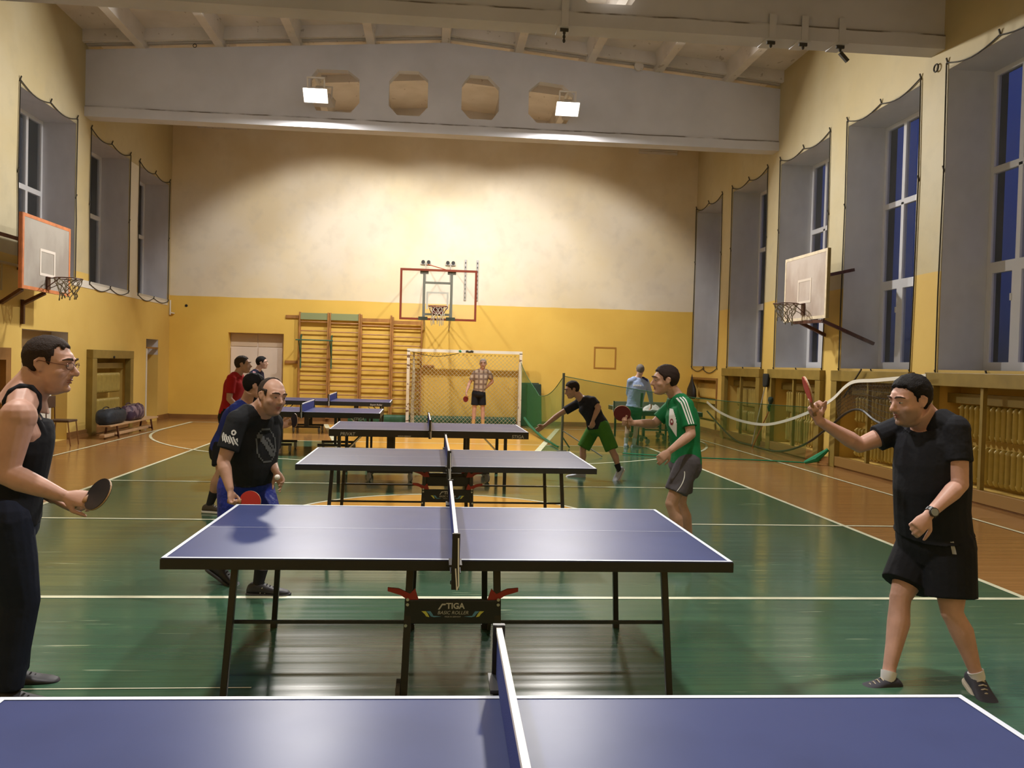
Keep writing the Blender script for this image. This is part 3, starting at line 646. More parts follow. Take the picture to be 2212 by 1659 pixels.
# ================================================================ wall bars
UX = [-3.70, -2.885, -2.045, -1.185, -.34]; WY = YB-.10
WL = ['wooden wall bars behind the green pull-up bar, leftmost section', 'wooden wall bars with pale green top board, second section from the left', 'wooden wall bars without board on top, third section from the left', 'wooden wall bars behind the left goal post, rightmost section']
for i in range(4):
    x0, x1 = UX[i]+.025, UX[i+1]-.025; zt = (2.98, 2.98, 2.96, 2.92)[i]; z0 = .08
    t = thing('wall_bars', WL[i], 'wall bars', ((x0+x1)/2, WY, 0), 0, 'wall bars on the back wall')
    for x in (x0, x1):
        b = MB(); b.box((x-.022, WY-.09, z0), (x+.022, WY+.04, zt)); build('upright', b, M_wood, t, bevel=.006)
    nb = 11
    for k in range(nb):
        z = (2.72, 2.70, 2.66, 2.62)[i] - k*.245
        b = MB(); b.tube([(x0, WY-.02, z), (x1, WY-.02, z)], .018, 8); build('bar', b, M_wood, t)
    b = MB(); b.box((x0, WY-.06, zt-.20), (x1, WY-.03, zt-.10 if i > 1 else zt-.02)); build('top_board', b, M_wood if i > 1 else mat('faded green board', (.26, .30, .14), .6), t)
    if i == 0 or i == 3:
        pass
for z, xa, xb_, lab in ((2.84, -4.07, -3.72, 'short wooden rail on the back wall at the top left of the wall bars'), (1.60, -4.07, -3.72, 'short wooden rail on the back wall at the middle left of the wall bars'), (1.58, -.31, .0, 'short wooden rail on the back wall right of the wall bars'), (.13, -.31, .0, 'low wooden rail on the back wall right of the wall bars')):
    b = MB(); b.box((xa, YB-.05, z-.03), (xb_, YB, z+.05)); tag(build('wall_rail', b, M_wood), lab, 'rail')
M_gpole = mat('dark green steel', (.03, .12, .07), .45)
t = thing('pull_up_bar', 'green steel pull-up bar hung on the leftmost wall bars', 'pull-up bar', (-3.2, YB-.3, 1.4))
for x in (-3.62, -2.80):
    b = MB(); b.beam((x, YB-.23, 2.36), (x, YB-.23, 1.45), .03, .03); b.beam((x, YB-.23, 2.20), (x, YB-.68, 2.20), .03, .03); b.beam((x, YB-.23, 1.75), (x, YB-.62, 2.18), .025, .025); b.beam((x, YB-.2, 2.3), (x, YB-.10, 2.36), .03, .03); build('side_frame', b, M_gpole, t)
b = MB(); b.tube([(-3.70, YB-.64, 2.21), (-2.72, YB-.64, 2.21)], .018, 10); build('bar', b, M_gpole, t)
# painted square on the wall
b = MB()
for a in (((4.485, 1.645), (5.125, 1.685)), ((4.485, 2.225), (5.125, 2.265)), ((4.485, 1.645), (4.525, 2.265)), ((5.085, 1.645), (5.125, 2.265))): b.box((a[0][0], YB-.012, a[0][1]), (a[1][0], YB, a[1][1]))
tag(build('target_frame', b, mat('ochre strip', (.42, .20, .03), .5)), 'ochre square outline on the yellow back wall above the leaning player', 'frame')
b = MB(); b.disc((-6.72, YB-.01, 3.06), (0,1,0), .035, .02, 14); tag(build('wall_plug', b, M_black), 'small black round plug high on the back wall near the left corner', 'plug')
b = MB(); b.tube([(XL+.03, YB-.06, 3.19), (XL+.03, YB-.06, 2.8)], .02, 6); b.beam((XL+.02, YB-.05, 2.86), (XL+.14, YB-.06, 2.84), .06, .03); tag(build('pipe_end', b, M_white), 'white pipe end in the back left corner under the last window', 'pipe')
# ================================================================ football goal, barrier net and mats
GFY = 23.60; gx0, gx1 = -.70, 2.36
t = thing('football_goal', 'white indoor football goal with grey net in front of the back wall', 'goal', (.8, GFY, 0))
M_goal, g = newmat('white goal paint with dark scuffs', .5, .4); sp = g.ramp(g.noise(g.oc, 5, 3, (1, 1, 2.2)), (.60, 0.), (.64, 1.)); g.l(g.mix(sp, (.80, .72, .58), (.20, .12, .08)), g.b.inputs['Base Color'])
b = MB()
for x in (gx0, gx1): b.box((x-.04, GFY-.04, 0), (x+.04, GFY+.04, 2.06))
build('post', b, M_goal, t) if 0 else None
for x in (gx0, gx1): b = MB(); b.box((x-.04, GFY-.04, 0), (x+.04, GFY+.04, 2.0)); build('post', b, M_goal, t)
b = MB(); b.box((gx0-.04, GFY-.04, 1.98), (gx1+.04, GFY+.04, 2.06)); build('crossbar', b, mat('white goal paint', (.80, .76, .66), .5), t)
b = MB(); bx = YB-.08
for x in (gx0, gx1): b.beam((x, GFY, 1.9), (x, bx, 1.7), .02, .02); b.beam((x, bx, 1.7), (x, bx, .0), .02, .02)
build('back_frame', b, M_white, t)
b = MB(); st = .11; nx = int((gx1-gx0)/st); W_, H_ = gx1-gx0, 1.95
def gn(a, c): # a across 0..W, c up 0..H : sagging net
    return V((gx0 + a, GFY + .03 + .03*math.sin(a*2.1)*math.sin(c*1.6), c + .01*math.sin(a*9)))
k = -int(H_/st)
while k*st < W_:
    for sg in (1, -1):
        pts = []; n = 24
        for i in range(n+1):
            c_ = H_*i/n; a = (k*st + c_) if sg > 0 else (W_ - k*st - c_)
            if 0 <= a <= W_: pts.append(gn(a, c_))
        if len(pts) > 2: b.tube(pts[::2] + ([pts[-1]] if len(pts) % 2 == 0 else []), .0052, 3)
    k += 1
build('goal_net', b, mat('grey net cord', (.50, .44, .27), .9), t)
b = MB(); b.tube([V((gx0+.1 + i*.14, GFY+.02, 1.97 - .10*math.sin(math.pi*i/9))) for i in range(10)], .008, 5); build('net_cord', b, M_rope, t)
b = MB(); b.tube([(gx0+.14, GFY+.12, 1.95), (gx0+.15, GFY+.10, 1.2), (gx0+.13, GFY+.11, .5), (gx0+.14, GFY+.1, 0)], [.02, .05, .045, .06], 8); build('gathered_net', b, mat('gathered pale net', (.55, .48, .34), .95, var=.4, vscale=20), t)
b = MB(); b.tube([V((gx0 + 1.36 + .03*i, GFY-.05, 2.02 + .02*math.sin(i*2))) for i in range(3)], .025, 6); b2 = MB(); b2.tube([V((gx0 + 1.55 + .04*i, GFY-.05, 2.02 + .015*math.sin(i*2))) for i in range(6)], .028, 6)
build('knotted_rag', b, M_ggreen, t); build('knotted_rag', b2, M_rope, t)
# long rolled green mat along the wall and tall mats leaning
b = MB(); b.loft([((x, YB-.30, .18), (0, .13, 0), (0, 0, .12)) for x in (-2.3, -2.27, 2.25, 2.28)], 16, e=4); o = build('rolled_mat', b, mat('dark green vinyl', (.03, .11, .055), .5, var=.2), smooth=True, auto=40); tag(o, 'long dark green padded roll lying along the foot of the back wall behind the goal', 'mat')
o.location.z = -.06
for i, (x, y, lab) in enumerate(((2.68, YB-.24, 'tall dark green folded mat leaning on the back wall behind the green net'), (2.80, YB-.36, 'dark green mat leaning in front of the tall folded mat, right of the goal'))):
    b = MB(); b.beam((x, y-.05, .0), (x - .02*i, y+.13, 1.20-.03*i), .50 - .10*i, .08, up=(0,1,0)); tag(build('leaning_mat', b, mat('green mat cover', (.009, .032, .016), .6, var=.2), bevel=.02), lab, 'mat', 'green mats leaning beside the goal')
# posts and barrier net
PXY = (2.567, 17.0)
t = thing('barrier_post', 'grey green steel post holding up the green barrier net', 'post', (*PXY, 0))
b = MB(); b.tube([(*PXY, 0), (*PXY, 1.56)], .026, 10); build('pole', b, M_gs, t)
b = MB(); b.beam((*PXY, .42), (PXY[0]+.62, PXY[1]-1.0, .02), .02, .02); b.beam((*PXY, .3), (PXY[0]+.25, PXY[1]+.6, .02), .02, .02); b.disc((*PXY, .01), (0,0,1), .10, .02, 16); build('brace', b, M_gs, t)
def strip(name, top, bot, n, matl, parent):
    b = MB()
    for i in range(n+1): u = i/n; b.v += [tuple(top(u)), tuple(bot(u))]
    for i in range(n): b.f.append((2*i, 2*i+1, 2*i+3, 2*i+2)); b.m.append(0)
    return build(name, b, matl, parent, smooth=True)
t = thing('barrier_net', 'fine green barrier net sagging between the goal, the steel post and the right wall', 'net', (*PXY, 0))
A = V((2.36, 23.5, 1.76)); B_ = V((*PXY, 1.50)); Cc = V((7.05, 15.55, 1.05))
A1 = V((2.42, 21.0, 1.18)); 
def topL(u):
    if u < .5: q = u/.5; p = A.lerp(V((2.48, 20.2, .98)), q); p.z -= .12*math.sin(math.pi*q)*(1-q)
    else: q = (u-.5)/.5; p = V((2.48, 20.2, .98)).lerp(B_, q); p.z -= .14*math.sin(math.pi*q)
    return p
strip('netting', topL, lambda u: V((2.42 + .15*u + .03*math.sin(u*20), 23.5 + (17.0-23.5)*u, .01)), 24, M_gnet2, t)
def topR(u): p = B_.lerp(Cc, u); p.z -= .10*math.sin(math.pi*u); p.y += .05*math.sin(u*25)*.3; return p
def botR(u): p = V((PXY[0], PXY[1], .02)).lerp(V((6.9, 15.45, .02)), u); p.y += .08*math.sin(u*9); return p
strip('netting', topR, botR, 40, M_gnet, t)
b = MB(); b.tube([topL(i/24) for i in range(25)], .008, 5); b.tube([topR(i/24) for i in range(25)], .007, 5); build('top_cord', b, mat('green cord', (.03, .12, .06), .8), t)
b = MB(); b.tube([botR(i/30) + V((0,0,0)) for i in range(8, 31)], .014, 5); b.tube([V((6.9,15.45,.03)), V((7.05,15.3,.12)), V((7.22,15.2,.30))], [.03,.07,.03], 8); build('bottom_cord', b, M_ggreen, t)
b = MB(); b.tube([V((2.4, 22.6, .30)), V((2.44, 21.5, .16)), V((2.5, 19.5, .05)), V((2.58, 17.6, .03))], [.03, .035, .03, .02], 8); build('net_bundle', b, mat('dull green cloth', (.02, .15, .08), .8), t)
# ================================================================ right wall fittings
def radiator(x, y0, y1, z0, z1, side, M, label, group, n=None):
    n = n or int((y1-y0)/.085); b = MB(); d = .13
    for i in range(n):
        y = y0 + (i+.5)*(y1-y0)/n
        b.loft([((x, y, z), (.055, 0, 0), (0, .030, 0)) for z in (z0+.02, z0+.04, z1-.04, z1-.02)][0:0] + [((x, y, z0), (.03,0,0), (0,.018,0)), ((x, y, z0+.03), (.06,0,0), (0,.036,0)), ((x, y, z0+.07), (.06,0,0), (0,.028,0)), ((x, y, z1-.07), (.06,0,0), (0,.028,0)), ((x, y, z1-.03), (.06,0,0), (0,.036,0)), ((x, y, z1), (.03,0,0), (0,.018,0))], 10)
    b.tube([(x, y0-.05, z0+.05), (x, y1+.05, z0+.05)], .02, 8); b.tube([(x, y0-.05, z1-.05), (x, y1+.05, z1-.05)], .02, 8)
    return tag(build('radiator', b, M, smooth=True, auto=50), label, 'radiator', group)
RN = ['behind the far mop', 'right of the mops', 'behind the arm of the large man in black', 'at the right edge of the photo']
for i in range(1, 5):
    a, b0 = RW[i]; y0, y1 = b0-.02, a+.02
    t = thing('radiator_screen', 'olive painted wooden radiator frame ' + RN[i-1], 'frame', (XR, (y0+y1)/2, 0), 0, 'olive frames along the right wall')
    for ya, yb in ((y0-.12, y0+.10), (y1-.10, y1+.12)):
        b = MB(); b.box((XR-.10, ya, 0), (XR, yb, 1.56)); build('side_board', b, M_olive, t, bevel=.006)
    b = MB(); b.box((XR-.11, y0-.12, 1.56), (XR, y1+.12, 1.75)); build('top_board', b, M_olive, t, bevel=.006)
    b = MB(); b.box((XR-.09, y0, .03), (XR, y1, .20)); build('bottom_board', b, mat('brown olive paint', (.26, .145, .04), .45), t, bevel=.006)
    ym = (y0+y1)/2
    b = MB(); b.box((XR-.07, ym-.03, .20), (XR-.01, ym+.03, 1.56)); build('mullion', b, M_olive, t)
    b = MB(); b.box((XR+.16, y0+.02, 1.32), (XR+.32, y1-.02, 1.46)); build('shelf', b, M_olive, t)
    for lo_, (z0, z1) in enumerate(((.24, .74), (.84, 1.30))):
        radiator(XR+.20, y0+.10, y1-.32, z0, z1, 1, M_rad, 'radiator in the olive frame ' + RN[i-1] + (', lower one' if lo_ == 0 else ', upper one'), 'radiators along the right wall', 17)
a, b0 = RW[0]
b = MB(); y0, y1 = b0-.02, a+.02
t = thing('niche_surround', 'brown thin frame around the farthest right-wall radiator niche', 'frame', (XR, (y0+y1)/2, .3))
b.box((XR-.03, y0-.05, 1.42), (XR+.01, y1, 1.48)); b.box((XR-.03, y0-.06, .1), (XR+.01, y0, 1.48)); build('frame', b, M_base, t)
for k, (z0, z1) in enumerate(((.35, .76), (.92, 1.34))): radiator(XR+.20, y0+.30, y1-.14, z0, z1, 1, M_radY, 'yellow radiator in the far right corner niche, ' + ('lower one' if k == 0 else 'upper one'), 'yellow radiators in the corner', 20)
b = MB(); b.box((XR+.02, y0, .80), (XR+.34, y1-.01, .88)); tag(build('niche_shelf', b, M_radY), 'yellow shelf between the two radiators in the far right corner', 'shelf')
# left wall
t = thing('radiator_screen', 'olive frame around the radiator niche behind the bags on the left wall', 'frame', (XL, 19.8, 0))
for ya, yb in ((18.56, 18.80), (20.80, 21.0)): b = MB(); b.box((XL+.002, ya, 0), (XL+.13, yb, 1.60)); build('side_board', b, M_olive, t, bevel=.006)
b = MB(); b.box((XL, 18.56, 1.60), (XL+.135, 21.0, 1.78)); build('top_board', b, M_olive, t, bevel=.006)
b = MB(); b.box((XL-.30, 18.8, 1.38), (XL-.04, 20.8, 1.50)); build('shelf', b, M_olive, t)
b = MB(); b.ell((XL+.15, 19.7, 1.63), (.02,.03,.03)); build('knob', b, M_black, t)
b = MB(); b.box((XL, 18.8, .02), (XL+.10, 20.8, .3)); build('bottom_board', b, M_base, t)
for k, (z0, z1) in enumerate(((.35, .72), (.84, 1.28))): radiator(XL-.09, 18.88, 20.62, z0, z1, -1, M_rad, 'radiator behind the bags on the left wall, ' + ('lower one' if k == 0 else 'upper one'), 'radiators on the left wall', 20)
t = thing('radiator_screen', 'dark frame at the left edge of the photo behind the man in the tank top', 'frame', (XL, 14, 0))
for ya, yb in ((12.5, 12.72), (14.95, 15.12)): b = MB(); b.box((XL+.002, ya, 0), (XL+.12, yb, 1.56)); build('side_board', b, M_base, t)
b = MB(); b.box((XL, 12.5, 1.56), (XL+.12, 15.12, 1.76)); build('top_board', b, M_base, t)
b = MB(); pp = [V((XL+.05, 13.0, 3.33)), V((XL+.05, 16.0, 3.05))]; b.tube([(XL+.05, 12, 3.16), (XL+.05, 15.6, 3.16)], .025, 8); b.tube([(XL+.05, 14.9, 3.16), (XL+.05, 14.9, 2.7)], .015, 6); tag(build('wall_pipe', b, mat('tan pipe', (.42,.34,.2), .5)), 'pale horizontal pipe on the left wall below the backboard arm', 'pipe')
# bench and bags
t = thing('gym_bench', 'low wooden gym bench with two bags on it along the left wall', 'bench', (-6.5, 19.2, 0))
M_bw = mat('pale bench wood', (.50, .32, .18), .4, var=.15, vscale=5)
b = MB(); b.box((-6.63, 17.75, .245), (-6.37, 20.75, .28)); build('seat', b, M_bw, t, bevel=.006)
b = MB(); b.box((-6.54, 17.65, .04), (-6.44, 20.5, .10)); build('lower_rail', b, M_bw, t, bevel=.006)
for y in (18.2, 20.3): b = MB(); b.beam((-6.60, y, .245), (-6.64, y, 0), .03, .04); b.beam((-6.40, y, .245), (-6.36, y, 0), .03, .04); b.beam((-6.64, y, .05), (-6.36, y, .05), .04, .03); build('leg', b, M_dark, t)
def bag(name, c, L, Wd, H, rz, m, label, handles, seed):
    b = MB(); rn = random.Random(seed)
    R = Matrix.Rotation(rz, 3, 'Z'); rings = []
    for i in range(11):
        u = i/10; x = (u-.5)*L; k = (1 - abs(2*u-1)**6)**.5 if 0 < u < 1 else .55; k = max(.6, k)
        h = H*k*(1 + .06*math.sin(u*7+seed)); rings.append((V(c) + R @ V((x, .01*math.sin(u*9), h/2)), R @ V((0, Wd/2*k, 0)), V((0, 0, h/2))))
    b.loft(rings, 20, e=3.2); o = build(name, b, m, smooth=True)
    o.modifiers.new('sub', 'SUBSURF').levels = 1; tag(o, label, 'bag')
    for s in (-1, 1):
        k = MB(); pts = [V(c) + R @ V((L*.16*math.cos(a) , s*Wd*.30, H*.92 + .05*math.sin(a))) for a in [math.pi*i/8 for i in range(9)]]; k.tube(pts, .011, 6); build('handle', k, handles, o)
    k = MB(); k.beam(V(c) + R @ V((-L*.4, 0, H*.995)), V(c) + R @ V((L*.4, 0, H*.995)), .015, .012); build('zip', k, M_steel, o)
    return o
bag('duffel_bag', (-6.55, 18.32, .28), 1.15, .38, .31, math.pi/2+.03, mat('dark navy cloth', (.010, .016, .028), .7, bump=.4, bscale=14), 'dark navy duffel bag on the near half of the low bench', M_black, 1)
M_pbag, g = newmat('purple patterned cloth', .6); g.l(g.mix(g.ramp(g.noise(g.oc, 9, 3), (.48, 0.), (.56, 1.)), (.045, .022, .055), (.20, .14, .18)), g.b.inputs['Base Color'])
bag('sports_bag', (-6.52, 19.48, .28), .90, .34, .34, math.pi/2, M_pbag, 'purple patterned sports bag on the far half of the low bench', mat('dark purple strap', (.05,.02,.05), .7), 2)
# chair by the door niche
t = thing('chair', 'metal chair with dark seat beside the left-wall doorway', 'chair', (-6.80, 16.55, 0), 0)
M_seat = mat('brown chair vinyl', (.06, .03, .02), .5)
b = MB(); b.box((-7.0, 16.35, .43), (-6.60, 16.75, .47)); build('seat', b, M_seat, t, bevel=.012)
b = MB(); b.box((-7.03, 16.36, .68), (-6.99, 16.74, .90)); build('backrest', b, M_seat, t, bevel=.012)
for x, y in ((-6.98, 16.37), (-6.98, 16.73), (-6.62, 16.37), (-6.62, 16.73)): b = MB(); b.tube([(x, y, .44), (x + (.05 if x > -6.8 else -.04), y, 0)], .012, 8); build('leg', b, mat('bronze steel', (.25,.13,.06), .35, metal=.5), t)
b = MB(); b.tube([(-7.0, 16.37, .44), (-7.01, 16.37, .88)], .011, 8); b.tube([(-7.0, 16.73, .44), (-7.01, 16.73, .88)], .011, 8); build('back_post', b, M_dark, t)
# mops
t = thing('floor_mop', 'floor mop with black head up and pale handle, leaning on the right wall', 'mop', (7.1, 18.5, 0))
b = MB(); b.tube([(7.14, 18.80, 0), (7.20, 18.25, 1.40)], .012, 8); build('handle', b, mat('pale steel tube', (.5,.5,.46), .4), t)
b = MB(); b.loft([((7.19, 18.22, z), (0, k, 0), (.035, 0, 0)) for z, k in ((1.36, .09), (1.40, .13), (1.60, .14), (1.65, .10))], 14, e=3); build('mop_head', b, mat('black mop cloth', (.015,.017,.016), .9), t, smooth=True)
t = thing('scrubbing_brush', 'brush with dark green head up and red-brown handle, leaning on the right wall', 'brush', (7.1, 18.3, 0))
b = MB(); b.tube([(7.08, 18.58, 0), (7.20, 18.0, .86)], .013, 8); build('handle', b, mat('orange red stick', (.45,.10,.03), .5), t)
b = MB(); b.tube([(7.20, 18.0, .84), (7.20, 18.02, .93), (7.20, 17.94, 1.0), (7.21, 17.95, 1.08), (7.2, 17.93, 1.14)], [.02, .035, .03, .06, .05], 10); build('brush_head', b, mat('dark brush bristle', (.02,.04,.03), .9), t, smooth=True)
# volleyball net hung along the right wall
t = thing('volleyball_net', 'dark volleyball net with white top tape sagging along the right wall', 'net', (7.1, 17, 0))
TP = [(21.9, .86), (20.9, .66), (19.5, .545), (18.0, .555), (16.8, .72), (15.6, .99), (14.85, 1.22), (14.35, 1.47), (14.0, 1.57), (13.4, 1.60), (12.7, 1.645), (11.9, 1.70)]
def cr(P, n=6):
    out = []
    for i in range(len(P)-1):
        p0, p1, p2, p3 = P[max(i-1,0)], P[i], P[i+1], P[min(i+2, len(P)-1)]
        for k in range(n):
            u = k/n; out.append(tuple(.5*((2*p1[a]) + (-p0[a]+p2[a])*u + (2*p0[a]-5*p1[a]+4*p2[a]-p3[a])*u*u + (-p0[a]+3*p1[a]-3*p2[a]+p3[a])*u**3) for a in range(len(p1))))
    return out + [P[-1]]
cp = cr(TP); b = MB()
for (y, z), (y2, z2) in zip(cp, cp[1:]):
    d = V((0, y2-y, z2-z)).normalized(); nn = V((0, -d.z, d.y)) * .028; X = 7.08
    vs = [V((X, y, z)) - nn, V((X, y2, z2)) - nn, V((X, y2, z2)) + nn, V((X, y, z)) + nn]; b.raw(vs + [v + V((.012, 0, 0)) for v in vs], [(0,3,2,1),(4,5,6,7),(0,1,5,4),(2,3,7,6)])
build('top_tape', b, mat('white canvas tape', (.78,.76,.68), .8), t)
b = MB()
BP = [(21.9, .62), (20.0, .10), (18.6, .04), (17.2, .06), (16.0, .30), (15.0, .70), (14.3, 1.02), (13.8, 1.10), (13.3, .95), (12.6, .85), (11.9, .84)]
cb = cr(BP, 5)
b.tube([(7.10, y, z) for y, z in cb], .022, 5); build('bottom_rope', b, M_black, t)
b = MB()
for i in range(60):
    y = 14.75 - i*.045; 
    zt = np_z = None
    def zi(P, y):
        for (a, za), (c_, zc) in zip(P, P[1:]):
            if a >= y >= c_: return za + (zc-za)*(a-y)/(a-c_)
        return P[-1][1]
    za, zb_ = zi(cp, y), zi(cb, y - .15)
    b.tube([(7.11, y, za), (7.11, y-.15, zb_)], .004, 3)
for k in range(1, 7): b.tube([(7.11, 14.7 - i*.3, zi(cp, 14.7-i*.3)*(1-k/7) + zi(cb, 14.7-i*.3)*(k/7)) for i in range(9)], .004, 3)
build('net_mesh', b, M_rope, t)
b = MB(); b.beam((7.16, 14.55, 1.28), (7.16, 13.95, 1.78), .02, .02); build('strap', b, M_black, t)
# black drawstring bag in the far corner
b = MB(); b.loft([((7.17, 23.55, z), (0, w, 0), (.09*w/.3, 0, 0)) for z, w in ((.88, .22), (.95, .34), (1.15, .30), (1.35, .12), (1.5, .04), (1.56, .02))], 16); o = build('drawstring_bag', b, mat('black nylon', (.012,.012,.014), .6), smooth=True); tag(o, 'black drawstring bag hanging in the far right corner', 'bag')
# small fittings under the beams
for x, n_, lab in ((1.71, 3, 'metal hook with short hanging chain under the near beam, left of the other hooks'), (4.72, 1, 'small metal clamp under the near beam, leftmost of the three on the right'), (5.2, 1, 'small metal clamp under the near beam, middle of the three on the right'), (5.76, 2, 'metal clamp with slanting bolt under the near beam, nearest the right wall')):
    t = thing('beam_hook', lab, 'hook', (x, B1, 6.48), 0, 'hooks under the near beam')
    b = MB(); b.box((x-.05, B1-.015, 6.48), (x+.05, B1, 6.83)); b.box((x-.09, B1-.02, 6.465), (x+.09, B1+.34, 6.485)); build('strap_plate', b, M_beam, t)
    b = MB(); b.beam((x-.06, B1+.05, 6.44), (x+.06, B1+.05, 6.44), .03, .04)
    for k in range(n_): b.ell((x + (.02*k if x > 5.5 else .0), B1+.05, 6.40 - .055*k), (.022, .022, .032))
    if x > 5.5: b.beam((x, B1+.05, 6.36), (x+.12, B1+.05, 6.24), .05, .05)
    build('hook', b, M_rope, t, smooth=False)
b = MB(); b.raw(*torus((0,0,0), .035, .008, 16, 6)); o = build('ceiling_ring', b, M_rope); o.rotation_euler = (math.pi/2, 0, 0); o.location = (-5.02, B2+.02, zr(-5)+.03); tag(o, 'small dark ring on top of the far beam near the left wall', 'ring')
b = MB(); b.raw(*torus((0,0,0), .055, .012, 18, 6)); o = build('ceiling_ring', b, M_rope); o.rotation_euler = (0, math.pi/2, 0); p = atx(2022, 147, XR-.03); o.location = p; tag(o, 'dark ring on the cream right wall beside the largest window', 'ring')
p = at(1380, 143, B2-.03); b = MB(); b.disc(p, (0,1,0), .10, .05, 24); tag(build('junction_box', b, M_ceil), 'round grey junction box at the top of the far beam', 'box')
for x0, x1, u, v, lab in ((-6.5, -5.2, 470, 275, 'thin fluorescent batten high on the back wall under the far beam, left one'), (5.6, 6.7, 1408, 330, 'thin fluorescent batten high on the back wall under the far beam, right one')):
    pz = at(u, v, YB-.06).z
    b = MB(); b.box((x0, YB-.07, pz-.03), (x1, YB, pz+.03)); b.tube([(x0, YB-.06, pz+.06), (x1, YB-.06, pz+.07)], .02, 6); tag(build('light_batten', b, M_ceil), lab, 'light fitting')
# ================================================================ people
def skin_mat(name, col, stub=0):
    M = mat(name, col, .5, spec=.35, var=.10, vscale=14); M.node_tree.nodes['Principled BSDF'].inputs['Subsurface Weight'].default_value = .08
    M.node_tree.nodes['Principled BSDF'].inputs['Subsurface Radius'].default_value = (.02, .008, .004); return M
def cloth(name, col, rough=.85, bs=9, b=.5): return mat(name, col, rough, spec=.2, bump=b, bscale=bs, var=.10, vscale=7)
SK1 = skin_mat('warm skin', (.50, .295, .235)); SK2 = skin_mat('tanned skin', (.47, .28, .205)); SK3 = skin_mat('pale skin', (.62, .40, .32))
SKJ = skin_mat('warm skin with stubble', (.52, .305, .245)); SKB = skin_mat('tanned skin with stubble', (.50, .30, .225)); M_eye = mat('shaded eye white', (.36, .32, .29), .3); M_iris = mat('dark iris', (.02, .015, .01), .2); M_lip = mat('lips', (.30, .11, .09), .5); M_brow = mat('brow hair', (.05, .03, .02), .9)  # eye whites coloured darker for the shade in the sockets
M_sole = mat('pale rubber sole', (.45, .40, .32), .7); M_wht = mat('white print', (.72, .74, .74), .7)
def merge(name, mb, voxel, mats, parent, iters=2, root=False):
    """one continuous surface grown around all the overlapping volumes of mb"""
    me = bpy.data.meshes.new(name); me.from_pydata(mb.v, [], mb.f)
    o = bpy.data.objects.new(name, me); C.objects.link(o)
    r = o.modifiers.new('r', 'REMESH'); r.mode = 'VOXEL'; r.voxel_size = voxel; r.use_smooth_shade = True
    s_ = o.modifiers.new('s', 'SMOOTH'); s_.iterations = iters; s_.factor = .5
    dg = bpy.context.evaluated_depsgraph_get(); m2 = bpy.data.meshes.new_from_object(o.evaluated_get(dg)); m2.name = name
    C.objects.unlink(o); bpy.data.objects.remove(o)
    m2.materials.clear(); m2.materials.append(mats)
    for p in m2.polygons: p.use_smooth = True; p.material_index = 0
    o = bpy.data.objects.new(name, m2); C.objects.link(o)
    if parent is not None:
        Mi = PW(parent).inverted(); m2.transform(Mi); o.parent = parent
    return o
def frame(fwd, up):
    f = V(fwd).normalized(); r = f.cross(V(up)).normalized(); u = r.cross(f); return Matrix((r, f, u)).transposed()   # x right, y forward, z up
def hand(mb, w, d, n, curl, side, sc_=1.0, spread=.0, thumb=.5, k=1.0):
    """w wrist, d towards the fingers, n the way the palm faces, side +1 if thumb lies to n x d"""
    d = V(d).normalized(); n = (V(n) - d * V(n).dot(d)).normalized(); t = n.cross(d) * side; s = sc_
    mb.loft([(w - d*.02*s, t*.026*s, n*.021*s), (w + d*.012*s, t*.027*s, n*.019*s), (w + d*.045*s, t*.038*s, n*.018*s), (w + d*.080*s, t*.042*s, n*.015*s), (w + d*.098*s, t*.039*s, n*.012*s)], 14)
    mb.ell(w + d*.035*s + t*.022*s + n*.008*s, (.020*s, .020*s, .020*s))
    for i, (o, L) in enumerate(((.031, .070), (.0105, .079), (-.0105, .073), (-.030, .058))):
        c = curl[i] if hasattr(curl, '__len__') else curl; c *= (1 + .06*i)
        p = w + d*(.092 - .004*abs(i-1))*s + t*o*s; a = .0; pts = [p - d*.02*s, p]; dd = (d + t*spread*(1.5-i)).normalized()
        for seg, ang in ((.44, .85), (.32, 1.05), (.24, .7)):
            a += c*ang; v = dd*math.cos(a) + n*math.sin(a); p = p + v*L*seg*s; pts.append(p)
        mb.tube(pts, [.0100*s*k, .0100*s*k, .0090*s*k, .0083*s*k, .0068*s*k], 8); mb.ell(pts[-1], .0070*s*k, n=8)
    b0 = w + d*.028*s + t*.026*s + n*.004*s; v1 = (d*.62 + t*.72 + n*.30*thumb*2).normalized(); p1 = b0 + v1*.040*s; v2 = (d*.80 + t*(.45-.7*thumb) + n*.75*thumb).normalized(); p2 = p1 + v2*.032*s; p3 = p2 + (v2 + n*.3*thumb).normalized()*.024*s
    mb.tube([b0 - v1*.01*s, b0, p1, p2, p3], [.015*s*k, .015*s*k, .0115*s*k, .0105*s*k, .0078*s*k], 8); mb.ell(p3, .008*s*k, n=8)
